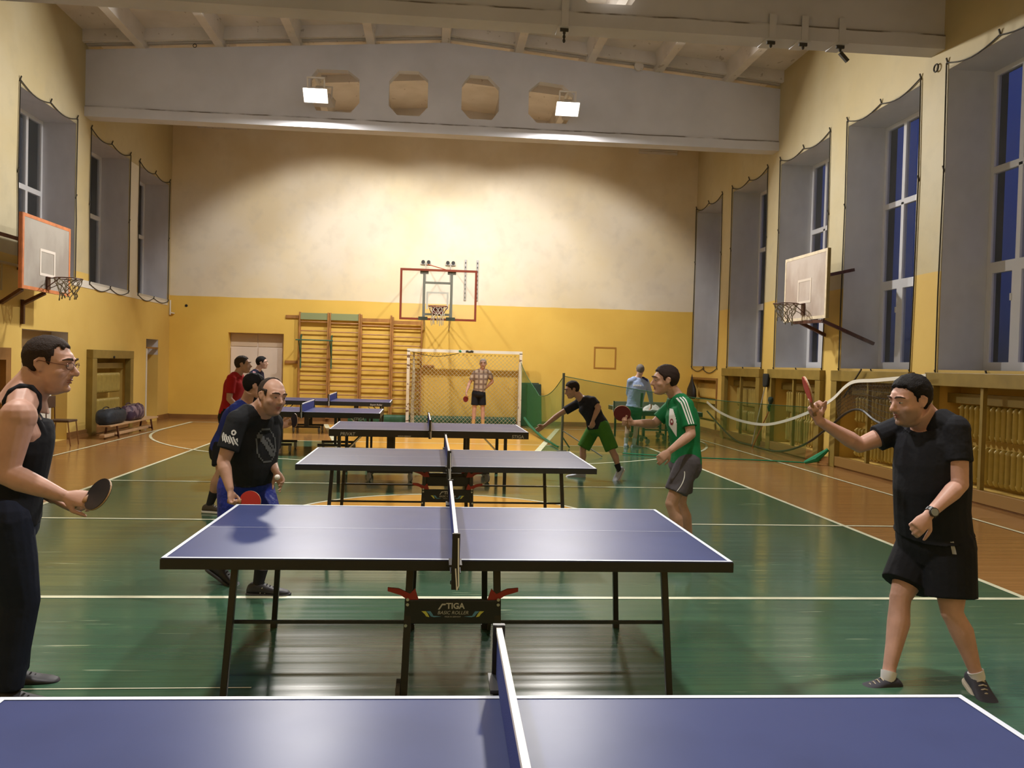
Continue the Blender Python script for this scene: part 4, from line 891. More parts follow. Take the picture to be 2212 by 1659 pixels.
def head(mb, c, R, s, chin=1.0, nose=1.0, jowl=0.):
    def P(x, y, z): return c + R @ V((x*s, y*s, z*s))
    X, Y, Z = R @ V((s,0,0)), R @ V((0,s,0)), R @ V((0,0,s))
    mb.ell(c + R @ V((0, -.014*s, .032*s)), (.0765*s, .099*s, .086*s), R, 22)
    L = [(.060, .006, .066, .082), (.030, .014, .069, .084), (.005, .016, .068, .082), (-.020, .018, .066+.004*jowl, .077), (-.045, .020, .062+.008*jowl, .073), (-.070, .026, .054+.012*jowl, .063), (-.092, .036, .042+.012*jowl, .049), (-.108, .046, .028+.008*jowl, .034*chin), (-.116, .050, .014, .018)]
    mb.loft([(P(0, y, z), X*rx, Y*ry) for z, y, rx, ry in L][::-1], 22)
    if jowl: mb.ell(P(0, .025, -.095), V((.045, .045, .030))*s*(.8+.4*jowl), R)
    N = nose
    mb.tube([P(0, .088, .020), P(0, .094+.004*N, .006), P(0, .101+.008*N, -.010), P(0, .104+.014*N, -.022)], [.008*s, .009*s, .011*s, .013*s], 10)
    mb.ell(P(0, .103+.012*N, -.025), (.0125*s, .013*s, .0105*s), R, 12)
    for e in (-1, 1):
        mb.ell(P(e*.0115, .098+.004*N, -.028), (.0080*s, .012*s, .0080*s), R, 10)
        mb.tube([P(e*.006, .090, .028), P(e*.024, .090, .034), P(e*.044, .079, .030), P(e*.058, .062, .018)], [.009*s, .0105*s, .010*s, .006*s], 8)
        mb.ell(P(e*.038, .054, -.024), (.029*s, .030*s, .027*s), R, 14)
        mb.ell(P(e*.030, .079, .010), (.017*s, .012*s, .0095*s), R, 10)
        mb.tube([P(e*.071, .004, .014), P(e*.082, -.010, .026), P(e*.088, -.022, .016), P(e*.085, -.020, -.004), P(e*.076, -.004, -.026), P(e*.071, .006, -.020)], [.006*s, .0068*s, .0068*s, .0068*s, .008*s, .005*s], 8)
        mb.ell(P(e*.074, -.004, .0), (.008*s, .016*s, .024*s), R, 10)
    mb.ell(P(0, .087, -.045), (.025*s, .014*s, .016*s), R, 12)
    mb.tube([P(-.024, .079, -.0535), P(-.009, .0935, -.0510), P(.009, .0935, -.0510), P(.024, .079, -.0535)], [.003*s, .0055*s, .0055*s, .003*s], 8)
    mb.tube([P(-.020, .080, -.0640), P(0, .0935, -.0650), P(.020, .080, -.0640)], [.003*s, .0062*s, .003*s], 8)
    mb.ell(P(0, .076+.006*chin, -.093), (.022*s, .019*s, .017*s), R, 12)
def face_parts(root, c, R, s, brow=M_brow, lips=True):
    def P(x, y, z): return c + R @ V((x*s, y*s, z*s))
    for e in (-1, 1):
        b = MB(); b.ell(P(e*.031, .0805, .0090), (.0130*s, .0130*s, .0052*s), R, 14, 0); b.ell(P(e*.031, .0885, .0090), (.0058*s, .0060*s, .0050*s), R, 10, 1); build('eye', b, [M_eye, M_iris], root, smooth=True)
        b = MB(); b.tube([P(e*.011, .1005, .0335), P(e*.025, .1020, .0400), P(e*.042, .0920, .0385), P(e*.056, .0760, .031)], [.003*s, .0052*s, .0048*s, .002*s], 6); build('eyebrow', b, brow, root, smooth=True)
    if lips:
        b = MB(); b.tube([P(-.023, .0830, -.0545), P(-.008, .0985, -.0525), P(.008, .0985, -.0525), P(.023, .0830, -.0545)], [.002*s, .0042*s, .0042*s, .002*s], 6); b.tube([P(-.020, .0830, -.0625), P(0, .0990, -.0640), P(.020, .0830, -.0625)], [.002*s, .0046*s, .002*s], 6); build('lips', b, M_lip, root, smooth=True)
def hair(root, c, R, s, M, thick=.012, front=.083, bald=None, temple=None, name='hair', top=0.0, nape=-.075, seed=0):
    """a shell over the skull that dives under the skin outside the hairline"""
    C0 = V((0, -.014, .032)); RR = V((.0765, .099, .086)); nu, nv = 56, 40
    prof = [(-.13, nape), (-.075, nape), (-.045, -.058), (-.022, -.030), (-.012, .022), (.006, .026), (.018, -.008), (.030, -.004), (.040, .030), (.052, .050), (.064, front-.008), (.078, front), (.12, front)]
    if temple: prof = prof[:8] + temple + [(.12, front)]
    prof0 = [(-.13, nape), (-.075, nape), (-.045, -.058), (-.022, -.030), (-.012, .022), (.006, .026), (.018, -.008), (.030, -.004), (.040, .030), (.052, .050), (.064, front-.008), (.078, front), (.12, front)]
    def zmin(y, x=1.):
        prof_ = prof if abs(x) > .036 else prof0
        for (a, za), (b, zb) in zip(prof_, prof_[1:]):
            if a <= y <= b: return za + (zb-za)*(y-a)/(b-a)
        return prof_[-1][1]
    b = MB(); vs = []
    for i in range(nv+1):
        th = math.pi*i/nv
        for k in range(nu):
            d = V((math.sin(th)*math.cos(2*math.pi*k/nu), math.sin(th)*math.sin(2*math.pi*k/nu), math.cos(th)))
            p0 = V((d.x*RR.x, d.y*RR.y, d.z*RR.z)); p = C0 + p0
            if p.z < .0 and p.y < .02: p = p + V((0, -.002, 0)); f = min(1, -p.z/.05); p = V((p.x*(1-.0*f), p.y, p.z*(1+.45*f)))
            ins = (p.z - zmin(p.y + .004*math.sin(p.x*160), p.x))/.012
            if bald and p.z > bald[0] and p.y > bald[1] and abs(p.x) < bald[2]: ins = min(ins, (bald[0]+.0-p.z)/.006)
            m_ = max(0., min(1., ins)); tk = thick*.66*(1 + top*max(0, d.z)) * (1 + .30*noise.noise(d*5 + V((seed,0,0)))) + .0022*noise.noise(V((d.x*16, d.y*9, d.z*14)))
            nd = V((p0.x/RR.x**2, p0.y/RR.y**2, p0.z/RR.z**2)).normalized()
            q = p + nd*(tk*m_ - .012*(1-m_)); vs.append(c + R @ (q*s))
    b.v = [tuple(q) for q in vs]
    for i in range(nv):
        for k in range(nu): b.f.append((i*nu+k, (i+1)*nu+k, (i+1)*nu+(k+1)%nu, i*nu+(k+1)%nu)); b.m.append(0)
    return build(name, b, M, root, smooth=True)
def shoe(root, ank, d, M, Ms, s=1.0, pitch=0., stripes=None, roll=0):
    """d horizontal toe direction, pitch > 0 lifts the heel"""
    f = V((d[0], d[1], 0)).normalized(); r = f.cross(V((0,0,1)))
    F = f*math.cos(pitch) - V((0,0,1))*math.sin(pitch); U = V((0,0,1))*math.cos(pitch) + f*math.sin(pitch)
    o = V(ank) - U*.085*s
    ST = [(-.075, .020, .050), (-.066, .032, .075), (-.045, .038, .092), (-.01, .039, .098), (.03, .040, .088), (.07, .045, .070), (.12, .050, .056), (.165, .047, .048), (.195, .036, .040), (.210, .016, .026)]
    b = MB(); b.loft([(o + F*x*s + U*(.018 + (h-.018)/2)*s, r*w*s, U*((h-.018)/2)*s) for x, w, h in ST], 18, e=2.7); up = merge('shoe', b, .006*s, M, root, 2)
    b = MB(); b.loft([(o + F*(x*1.03)*s + U*.012*s, r*(w*1.05+.002)*s, U*.013*s) for x, w, h in ST], 18, e=4); build('sole', b, Ms, up, world=True, smooth=True, auto=40)
    b = MB()
    for x in (.035, .055, .075, .095): h_ = .088 - (x-.03)*.47; b.tube([o + F*x*s + U*(h_-.004)*s - r*.020*s, o + F*(x+.004)*s + U*(h_+.006)*s, o + F*x*s + U*(h_-.004)*s + r*.020*s], .0035*s, 5)
    build('laces', b, stripes or Ms, up, world=True)
    return up
def project(root_obj, name, vs, fs, origin, ex, ey, n, M, parent, off=.003):
    """print laid onto cloth: flat shapes dropped along -n on to the garment"""
    me = root_obj.data; Mw = PW(root_obj)
    bv = BVHTree.FromPolygons([Mw @ v.co for v in me.vertices], [tuple(p.vertices) for p in me.polygons])
    out = {}; n = V(n).normalized()
    for i, v in enumerate(vs):
        p = V(origin) + V(ex)*v[0] + V(ey)*v[1] + n*.3; hit = bv.ray_cast(p, -n, .6)
        if hit[0] is not None: out[i] = hit[0] + n*off
    b = MB(); idx = {}
    for i, p in out.items(): idx[i] = len(b.v); b.v.append(tuple(p))
    for f in fs:
        if all(i in idx for i in f):
            P = [V(b.v[idx[i]]) for i in f]
            if max((P[0]-q).length for q in P) < .2: b.f.append(tuple(idx[i] for i in f)); b.m.append(0)
    return build(name, b, M, parent, smooth=True) if b.f else None
def grid(w, h, nx=10, ny=10, shape=None):
    vs = [(w*(i/nx-.5), h*(j/ny-.5)) for j in range(ny+1) for i in range(nx+1)]
    fs = [(j*(nx+1)+i, j*(nx+1)+i+1, (j+1)*(nx+1)+i+1, (j+1)*(nx+1)+i) for j in range(ny) for i in range(nx)]
    if shape: fs = [f for f in fs if shape(*[sum(vs[k][a] for k in f)/4 for a in (0,1)])]
    return vs, fs
def stubble(M, c, R, s, col, k=.75):
    g = NG(M); old = g.b.inputs['Base Color'].links[0].from_socket
    tc = g.n('TexCoord'); q = g.n('VectorMath', operation='SUBTRACT'); g.l(tc.outputs['Object'], q.inputs[0]); q.inputs[1].default_value = tuple(c)
    def comp(v):
        d = g.n('VectorMath', operation='DOT_PRODUCT'); g.l(q.outputs[0], d.inputs[0]); d.inputs[1].default_value = tuple(v / s); return d.outputs['Value']
    y, z, x = comp(R @ V((0,1,0))), comp(R @ V((0,0,1))), comp(R @ V((1,0,0)))
    f = g.math('MULTIPLY', g.step(z, -.020, -.045), g.step(z, -.150, -.118)); f = g.math('MULTIPLY', f, g.step(y, -.005, .03)); f = g.math('MULTIPLY', f, g.math('LESS_THAN', g.math('ABSOLUTE', x), .12))
    g.l(g.mix(g.math('MULTIPLY', f, k), old, col), g.b.inputs['Base Color'])
class Fig: pass
def person(label, J, skin=SK1, bulk=1.0, belly=0., voxel=.008, hs=1.0, headf=(1,0,0), headup=(0,0,1), shirt=None, shorts=None, sleeve=.62, legfrac=.62, hands=None, shoes=None, sock=None, socklen=.5,
           neckr=.056, jowl=0., spine=None, group=None, armr=1.0, legr=1.0, long_sleeve=False, tank=False, trousers=False, shirthem=.02, shortw=1.0, face=True, nose=1., chin=1.):
    g = Fig(); b = MB(); P = {k: V(v) for k, v in J.items()}; k = bulk
    hip = (P['hipL'] + P['hipR'])/2; sh = (P['shL'] + P['shR'])/2; rh = (P['hipR'] - P['hipL']).normalized(); rs = (P['shR'] - P['shL']).normalized()
    ctl = spine if spine is not None else (hip + sh)/2; ctl = V(ctl)*2 - (hip + sh)/2
    def sp(t): return hip*(1-t)**2 + ctl*2*t*(1-t) + sh*t*t if t <= 1 else sh + (P['neck'] - sh)*(t-1)/.12
    def fr(t):
        e = .02; d = (sp(min(t+e, 1.12)) - sp(t-e)).normalized(); r = rh.lerp(rs, max(0, min(1, t))); r = (r - d*r.dot(d)).normalized(); return r, d.cross(r) * -1, d
    hw = (P['hipR'] - P['hipL']).length/2; sw = (P['shR'] - P['shL']).length/2
    TR = [(-.16, hw+.035, .085), (-.05, hw+.070, .115), (.10, hw+.062, .115+.03*belly), (.30, .140, .105+.055*belly), (.50, .148, .112+.05*belly), (.70, .163, .122+.02*belly), (.86, max(.160, sw*.92), .112), (.97, sw*.86, .082), (1.03, sw*.55, .068)]
    # forward = right x up ; ring vectors
    def ring(t, rx, ry, sh_=0.0):
        r, f, d = fr(t); fw = d.cross(r)
        return (sp(t) + fw*sh_, r*rx*k, fw*ry*k)
    def torso(mb, grow=0., ts=None, hem=0.):
        T = ts or TR; mb.loft([ring(t, rx + grow/k + (hem if i == 0 else 0), ry + grow/k + (hem if i == 0 else 0), .035*belly*(1-abs(t-.32)/.45) if abs(t-.32) < .45 else 0) for i, (t, rx, ry) in enumerate(T)], 24, e=2.25)
    torso(b)
    hd = P['head']; R = frame(headf, headup); hsz = hs
    nb = P['neck']; nt_ = hd + R @ V((0, -.030*hsz, -.045*hsz)); nr = neckr*hsz
    b.tube([sh.lerp(nb, .3), nb, nb.lerp(nt_, .55), nt_], [nr*1.45, nr*1.12, nr, nr*1.02], 16)
    for s_ in ('L', 'R'): b.tube([nb + (P['neck'] - sh)*.25, nb.lerp(P['sh'+s_], .55) + V((0,0,.012)), P['sh'+s_]], [nr*.85, nr*.80*k, .052*k], 10)
    head(b, hd, R, hsz, chin=chin, nose=nose, jowl=jowl)
    ar = armr
    for s_ in ('L', 'R'):
        S, E, Wr = P['sh'+s_], P['el'+s_], P['wr'+s_]
        b.ell(S, .062*k*ar); b.tube([S, S.lerp(E, .3), S.lerp(E, .65), E], [.058*k*ar, .053*k*ar, .046*k*ar, .040*ar*(k+1)/2], 14); b.ell(E, .041*ar*(k+1)/2)
        b.tube([E, E.lerp(Wr, .25), E.lerp(Wr, .6), Wr], [.040*ar*(k+1)/2, .044*ar*(k+1)/2, .036*ar, .027], 14)
        hp = (hands or {}).get(s_, {})
        d = hp.get('d', Wr - E); n = hp.get('n', (0, 1, 0)); hand(b, Wr, d, n, hp.get('curl', .45), hp.get('side', 1), hp.get('s', 1.0)*(.98 if hs < 1.02 else 1.02), hp.get('spread', .03), hp.get('thumb', .5), k=1.0 if voxel < .0085 else 1.0 + (voxel-.008)*40)
    for s_ in ('L', 'R'):
        H, K_, A_ = P['hip'+s_], P['kn'+s_], P['an'+s_]
        b.ell(H, .095*k*legr); b.tube([H, H.lerp(K_, .35), H.lerp(K_, .7), K_], [.088*k*legr, .082*k*legr, .066*k*legr, .055*legr], 16); b.ell(K_ + (V((0,0,0))), .056*legr)
        back = (rh.cross(V((0,0,1)))).normalized()  # backwards of the body
        dn = (A_ - K_).normalized(); bk = back
        b.tube([K_, K_.lerp(A_, .12) + bk*.004, K_.lerp(A_, .32) + bk*.014, K_.lerp(A_, .6) + bk*.008, K_.lerp(A_, .85), A_], [.054*legr, .053*legr, .058*legr, .044*legr, .034*legr, .034], 16)
        b.ell(A_ - V((0,0,.02)), .036)
    root = merge('person', b, voxel, skin, None, 2); g.root = root
    tag(root, label, 'person', group)
    if face: face_parts(root, hd, R, hsz)
    # clothing
    if shirt:
        c = MB(); gr = .016 + .006*(k-1)
        T = [(shirthem, hw+.070, .118+.03*belly), (.14, hw+.058, .118+.04*belly), (.30, .148, .110+.058*belly), (.50, .154, .118+.052*belly), (.70, .168, .128+.02*belly), (.86, max(.165, sw*.95), .116), (.97, sw*.90, .088), (1.035, sw*.56, .070)]
        if tank: T = T[:5] + [(.80, .158, .130), (.91, .118, .124), (.96, .085, .112)]
        torso(c, gr, T, hem=.008)
        if not tank:
            c.tube([sh.lerp(nb, .1), sh.lerp(nb, .7), nb + (nt_-nb)*.04], [nr*1.5+.016, nr*1.3+.014, nr*1.12+.009], 18)
            for s_ in ('L', 'R'):
                S, E = P['sh'+s_], P['el'+s_]
                c.tube([nb.lerp(P['sh'+s_], .22) - V((0,0,.012)), nb.lerp(P['sh'+s_], .55) + V((0,0,.012)), S], [nr*.85+.010, nr*.80*k+.016, .066*k], 14); c.ell(S, .072*k*ar)
                if long_sleeve:
                    Wr = P['wr'+s_]; c.tube([S, S.lerp(E, .5), E, E.lerp(Wr, .5), E.lerp(Wr, .96)], [.070*k, .064*k, .056*k, .050, .040], 14); c.ell(E, .056*k)
                else:
                    q = S.lerp(E, sleeve); c.tube([S, S.lerp(q, .5), q], [.070*k*ar, .068*k*ar, .068*k*ar], 16)
        else:
            for s_ in ('L', 'R'):
                q = sh.lerp(P['sh'+s_], .52); r_, f_, d_ = fr(.97); fw = d_.cross(r_); q = q - d_*.04
                bv = BVHTree.FromPolygons([v.co for v in root.data.vertices], [tuple(p.vertices) for p in root.data.polygons]); path = []
                for a in range(-50, 231, 14):
                    v = fw*math.cos(math.radians(a)) + d_*math.sin(math.radians(a)); h_ = bv.ray_cast(q + v*.19, -v, .19)
                    if h_[0] is not None: path.append(h_[0] - v*.004)
                c.tube(path, .019, 10)
        g.shirt = merge('shirt' if not tank else 'tank_top', c, voxel, shirt, root, 3)
    if shorts:
        c = MB()
        T = [(-.17, hw+.060, .105), (-.06, hw+.080, .132), (.06, hw+.074, .126+.02*belly), (.16, hw+.060, .116+.035*belly)]
        torso(c, .012, T)
        for s_ in ('L', 'R'):
            H, K_ = P['hip'+s_], P['kn'+s_]; A_ = P['an'+s_]; w = shortw
            if trousers: c.tube([H, H.lerp(K_, .5), K_, K_.lerp(A_, .5), A_ + V((0,0,.01))], [.112*k, .098*k*legr, .084*legr, .080, .076], 18); c.ell(K_, .084*legr); c.ell(H, .114*k)
            else: q = H.lerp(K_, legfrac); c.ell(H, .104*k*legr*w); c.tube([H, H.lerp(q, .5), q], [.102*k*legr*w, .100*k*legr*w, .098*k*legr*w], 20)
        g.shorts = merge('trousers' if trousers else 'shorts', c, voxel, shorts, root, 3)
    for s_ in ('L', 'R'):
        A_, K_ = P['an'+s_], P['kn'+s_]
        if sock:
            c = MB(); q = A_.lerp(K_, socklen*.4); c.tube([A_ - V((0,0,.04)), A_, q], [.036, .0385, .040 + .012*socklen], 16); build('sock', c, sock, root, smooth=True, auto=50)
        if shoes:
            sp_ = shoes[s_]; shoe(root, A_, sp_['d'], sp_['M'], sp_.get('Ms', M_sole), sp_.get('s', 1.08), sp_.get('pitch', 0.), sp_.get('laces'))
    g.P = P; g.R = R; g.hd = hd; g.fr = fr; g.sp = sp; return g
def paddle(label, hp, blade, face, Ma, Mb, s=1.0):
    """held at hp, blade centre given, face the side of rubber Ma"""
    ax = (V(blade) - V(hp)).normalized(); n = V(face); n = (n - ax*n.dot(ax)).normalized(); r = ax.cross(n); c = V(blade)
    t = thing('table_tennis_paddle', label, 'paddle', tuple(hp), 0)
    def disc(off, th, k):
        b = MB(); L = []; N = 28
        for sgn in (0, 1):
            for i in range(N):
                a = 2*math.pi*i/N; x, y = .075*k*math.cos(a)*s, .079*k*math.sin(a)*s
                L.append(c + r*x + ax*max(y, -.070*s*k) + n*(off + (th if sgn else 0)))
        b.raw(L, [tuple(range(N-1,-1,-1)), tuple(range(N, 2*N))] + [(i, (i+1)%N, N+(i+1)%N, N+i) for i in range(N)]); return b
    build('blade', disc(-.003, .006, 1.0), mat('plywood', (.45,.28,.14), .5), t); build('rubber', disc(.003, .003, .985), Ma, t); build('rubber', disc(-.006, .003, .985), Mb, t)
    b = MB(); b.loft([(c - ax*(.06+q)*s, r*w*s, n*.011*s) for q, w in ((0, .020), (.02, .014), (.06, .0135), (.10, .017))], 12, e=3); build('handle', b, mat('wooden handle', (.34,.18,.08), .5), t, smooth=True)
    return t
M_rred = mat('red rubber', (.42, .02, .02), .45); M_rblk = mat('black rubber', (.012, .012, .014), .4); M_rmar = mat('dark red rubber', (.15, .012, .015), .45)
M_ball = mat('ball plastic', (.80, .78, .72), .4)
H_dark = mat('dark brown hair', (.028, .018, .015), .75, spec=.18, bump=.35, bscale=160); H_blk = mat('black hair', (.008, .007, .008), .7, spec=.18, bump=.35, bscale=160); H_brn = mat('brown grey hair', (.045, .032, .026), .8, spec=.18, bump=.35, bscale=160); H_grey = mat('grey hair', (.20, .18, .16), .85, spec=.18, bump=.35, bscale=160); H_sil = mat('silver hair', (.34, .31, .28), .85, spec=.18, bump=.35, bscale=160)
C_blk = cloth('black jersey cloth', (.012, .013, .018)); C_blk2 = cloth('washed black cloth', (.016, .018, .022)); C_navy = cloth('dark navy denim', (.014, .018, .036)); C_blue = cloth('blue shiny cloth', (.015, .03, .26), .45, 12, .8); C_royal = cloth('royal blue cloth', (.022, .035, .21)); C_red = cloth('red cloth', (.36, .015, .018)); C_grn = cloth('green jersey cloth', (.008, .165, .055), .7); C_olv = cloth('leaf green shorts cloth', (.06, .19, .03)); C_gry = cloth('grey shorts cloth', (.085, .08, .095)); C_dgn = cloth('dark green shorts cloth', (.015, .075, .05)); C_nv2 = cloth('navy shirt cloth', (.014, .014, .035))
S_blk = mat('black shoe leather', (.02, .02, .028), .55); S_navy = mat('dark navy canvas', (.028, .028, .042), .8); S_brn = mat('brown suede', (.07, .055, .038), .85); S_wht = mat('white blue trainer', (.42, .46, .56), .55); SO_w = mat('white sole', (.62, .62, .58), .6); SO_d = mat('dark sole', (.03, .03, .03), .7)
K_blk = mat('black sock', (.012, .012, .018), .9); K_wht = mat('white sock', (.66, .66, .70), .9)
# ---- large man in black T-shirt, right
g = person('large dark-haired man in black T-shirt and black shorts raising a paddle, at the right', dict(
    head=at(1966, 866, 4.52), neck=at(2005, 915, 4.58), shL=at(2062, 928, 4.42), shR=at(1950, 925, 4.76), elL=at(2074, 1046, 4.34), wrL=at(2006, 1112, 4.22),
    elR=at(1857, 962, 4.78), wrR=at(1768, 908, 4.72), hipL=at(2050, 1180, 4.50), hipR=at(1992, 1178, 4.70), knL=at(2056, 1322, 4.44), knR=at(1945, 1290, 4.62), anL=at(2112, 1462, 4.38), anR=at(1918, 1466, 4.50)),
    skin=SKJ, bulk=1.14, belly=.75, voxel=.006, hs=1.10, headf=(-.96, -.22, -.20), headup=(.05, 0, 1), shirt=C_blk, shorts=C_blk, sleeve=.60, legfrac=.78, jowl=.9, neckr=.074, legr=1.06, shortw=1.12,
    spine=at(2018, 1050, 4.56), shirthem=.12,
    hands=dict(L=dict(d=V((-.62, -.15, -.60)), n=V((.25, .9, -.2)), curl=[.75, .85, .9, .95], side=-1, thumb=.4), R=dict(d=V((-.40, -.1, .80)), n=V((.25, -.95, .1)), curl=[1.2, 1.25, 1.3, 1.3], side=-1, thumb=.75)),
    shoes=dict(L=dict(d=(-.12, -1), M=S_navy, pitch=.30), R=dict(d=(-1, -.05), M=S_navy)), sock=K_wht, socklen=.22)
hair(g.root, g.hd, g.R, 1.10, H_blk, thick=.014, front=.080, temple=[(.026, .0), (.036, .040), (.050, .070), (.066, .092), (.09, .1)], top=.9, seed=1)
J = g; stubble(SKJ, g.hd, g.R, 1.10, (.20, .14, .11), .7)
b = MB(); w = g.P['wrL']; d = (g.P['wrL'] - g.P['elL']).normalized(); q = w - d*.02
rr = d.cross(V((0,1,0))).normalized(); b.loft([(q - d*.013, rr*.0335, d.cross(rr)*.031), (q + d*.013, rr*.0325, d.cross(rr)*.030)], 20); wt = build('wristwatch', b, M_black, g.root, smooth=True, auto=40)
fc = V((-.05, -1, .25)).normalized(); b = MB(); b.disc(q + fc*.033, fc, .024, .012, 24); wf_ = build('watch_case', b, M_black, wt); b = MB(); b.disc(q + fc*.0405, fc, .019, .004, 24); build('dial', b, mat('grey dial', (.22,.24,.23), .3), wt)
project(g.shorts, 'reflective_stripe', *grid(.018, .19, 2, 12), at(2078, 1165, 4.3), V((1,0,0)), V((-.12,0,1)).normalized(), (.1, -1, 0), mat('silver print', (.30,.30,.32), .5), g.shorts)
hp = g.P['wrR'] + V((-.045, -.03, .055)); paddle('red paddle seen edge-on in the raised hand of the large man in black', hp, at(1745, 842, 4.66), (-.985, .12, .05), M_rred, mat('pale rubber with sheen', (.55,.45,.45), .3))  # second rubber coloured pale for the reflection on it
# ---- man in tank top, left
g = person('man with glasses in black tank top and dark jeans, at the left edge', dict(
    head=at(108, 788, 4.22), neck=at(58, 848, 4.22), shR=at(40, 900, 4.02), shL=at(46, 890, 4.40), elR=at(14, 1024, 3.98), wrR=at(138, 1072, 3.98),
    elL=at(52, 1020, 4.50), wrL=at(118, 1078, 4.30), hipR=at(8, 1120, 4.12), hipL=at(14, 1118, 4.36), knR=at(42, 1300, 4.18), knL=at(36, 1290, 4.48), anR=at(12, 1490, 4.16), anL=at(28, 1448, 4.62)),
    skin=SK1, bulk=1.06, belly=.05, armr=1.20, voxel=.006, hs=1.08, headf=(.985, -.06, -.12), shirt=C_blk, tank=True, shorts=C_navy, trousers=True, jowl=.8, neckr=.076, nose=1.2, legr=1.05, shirthem=.05, spine=at(32, 1010, 4.22),
    hands=dict(R=dict(d=V((.9, -.05, -.10)), n=V((.05, .80, -.55)), curl=[.95, 1.05, 1.1, 1.1], side=1, thumb=.55), L=dict(d=V((.8, -.1, -.45)), n=V((-.3, .3, .9)), curl=[.5, .6, .7, .8], side=1)),
    shoes=dict(R=dict(d=(1, -.1), M=S_blk, Ms=SO_d), L=dict(d=(1, .1), M=S_blk, Ms=SO_d)))
hair(g.root, g.hd, g.R, 1.10, H_dark, thick=.007, front=.084, temple=[(.030, .0), (.038, .055), (.052, .096), (.078, .110), (.10, .115)], top=.6, seed=2)
A = g; hd, R, s = g.hd, g.R, 1.10
t = thing('eyeglasses', 'thin wire eyeglasses worn by the man in the black tank top', 'glasses', tuple(hd)); 
def Q(x, y, z): return hd + R @ V((x*s, y*s, z*s))
b = MB()
for e in (-1, 1): b.tube([Q(e*(.032 + .024*math.cos(a)), (.104) - .35*max(0, .032+.024*math.cos(a)-.03), .008 + .015*math.sin(a)) for a in [2*math.pi*i/20 for i in range(21)]], .0014, 5); b.tube([Q(e*.056, .098, .012), Q(e*.074, .06, .014), Q(e*.083, -.008, .018), Q(e*.086, -.022, .006)], .0016, 5)
b.tube([Q(-.010, .108, .012), Q(0, .112, .014), Q(.010, .108, .012)], .0014, 5); build('frame', b, mat('dark red wire', (.10,.03,.02), .3, metal=.6), t)
b = MB()
for e in (-1, 1): b.poly([Q(e*(.032 + .023*math.cos(a)), .107 - .35*max(0, .002+.023*math.cos(a)), .008 + .014*math.sin(a)) for a in [2*math.pi*i/20*e for i in range(20)]])
build('lens', b, mat('spectacle lens', (.5,.5,.5), .05, alpha=.12, spec=.8), t)
hp = g.P['wrR'] + V((.085, -.01, -.02)); paddle('black paddle held low by the man in the tank top', hp, at(212, 1068, 3.93), (.10, -.80, .66), M_rblk, M_rblk)
# ---- bald man in black T-shirt and blue shorts
g = person('balding man in black printed T-shirt and blue shorts beside the nearer tables', dict(
    head=at(588, 857, 6.20), neck=at(562, 890, 6.30), shR=at(513, 910, 6.17), shL=at(588, 914, 6.50), elR=at(482, 998, 6.12), wrR=at(497, 1058, 6.05),
    elL=at(582, 990, 6.55), wrL=at(596, 1018, 6.32), hipR=at(508, 1050, 6.40), hipL=at(553, 1050, 6.55), knR=at(508, 1150, 6.36), knL=at(580, 1152, 6.30), anR=at(478, 1222, 6.62), anL=at(558, 1260, 6.33)),
    skin=SKB, bulk=1.14, belly=.6, voxel=.0075, hs=1.08, headf=(.66, -.72, -.14), headup=(.18, -.05, 1), shirt=C_blk2, shorts=C_blue, sleeve=.70, legfrac=.85, jowl=.6, neckr=.072, shirthem=.16, shortw=1.10,
    spine=at(538, 985, 6.42), hands=dict(R=dict(d=V((.15, -.15, -.8)), n=V((.9, -.2, .1)), curl=[1.1, 1.1, 1.1, 1.1], side=1, thumb=.7), L=dict(d=V((.45, -.3, -.7)), n=V((-.5, -.8, -.1)), curl=[.25, .5, .6, .6], side=-1)),
    shoes=dict(L=dict(d=(1, -.06), M=S_blk, Ms=SO_d, laces=M_black), R=dict(d=(1, -.2), M=S_blk, Ms=SO_d, pitch=.55, laces=M_black)), sock=K_blk, socklen=.75)
hair(g.root, g.hd, g.R, 1.08, H_brn, thick=.011, front=.13, temple=[(.034, .03), (.036, .062), (.04, .2)], bald=(.050, -.012, .2), seed=3)
B_f = g; stubble(SKB, g.hd, g.R, 1.08, (.22, .15, .12), .55)
for i in range(4):
    o_ = g.P['anL'] - V((0,0,.05)) + V((.02 + .034*i, -.05, .012)); project([x for x in kids(g.root) if x.name.startswith('shoe')][0], 'shoe_stripe', [(-.004, -.025), (.004, -.025), (.022, .02), (.014, .02)], [(0,1,2,3)], o_, V((1,0,0)), V((0,0,1)), (0,-1,0), M_wht, g.root, .004)
so_ = g.P['shR'].lerp(g.P['elR'], .42) + V((.01,0,0))
def blot(x, y):
    if ((x-.030)/.016)**2 + ((y-.046)/.019)**2 < 1: return ((x-.030)/.006)**2 + ((y-.046)/.009)**2 > 1
    yy = y + .38*x; return abs(x) < .052 and abs(yy) < .024 + .006*math.sin(x*260) and math.sin(x*420 + y*160) > -.45
project(g.shirt, 'sleeve_print', *grid(.13, .15, 44, 50, blot), so_, V((1,0,0)), V((0,0,1)), (-.15, -1, 0), M_wht, g.shirt)
M_prt = mat('faded grey print', (.10, .11, .12), .8)
project(g.shirt, 'chest_print', *grid(.20, .28, 16, 20, lambda x, y: .8 < (x/.09)**2 + (y/.13)**2 < 1.0 or (abs(x*.8 + y*.5) < .018 and abs(y) < .08) or (abs(x*.8 + y*.5 - .035) < .008 and abs(y) < .06)), at(588, 965, 6.2), V((.75, .66, 0)).normalized(), V((-.15,0,1)).normalized(), (.55, -.83, 0), M_prt, g.shirt)
hp = g.P['wrR'] + V((.02, -.02, -.075)); paddle('red paddle held low by the balding man in blue shorts', hp, at(540, 1084, 6.0), (.25, -.95, .15), M_rred, M_rblk)
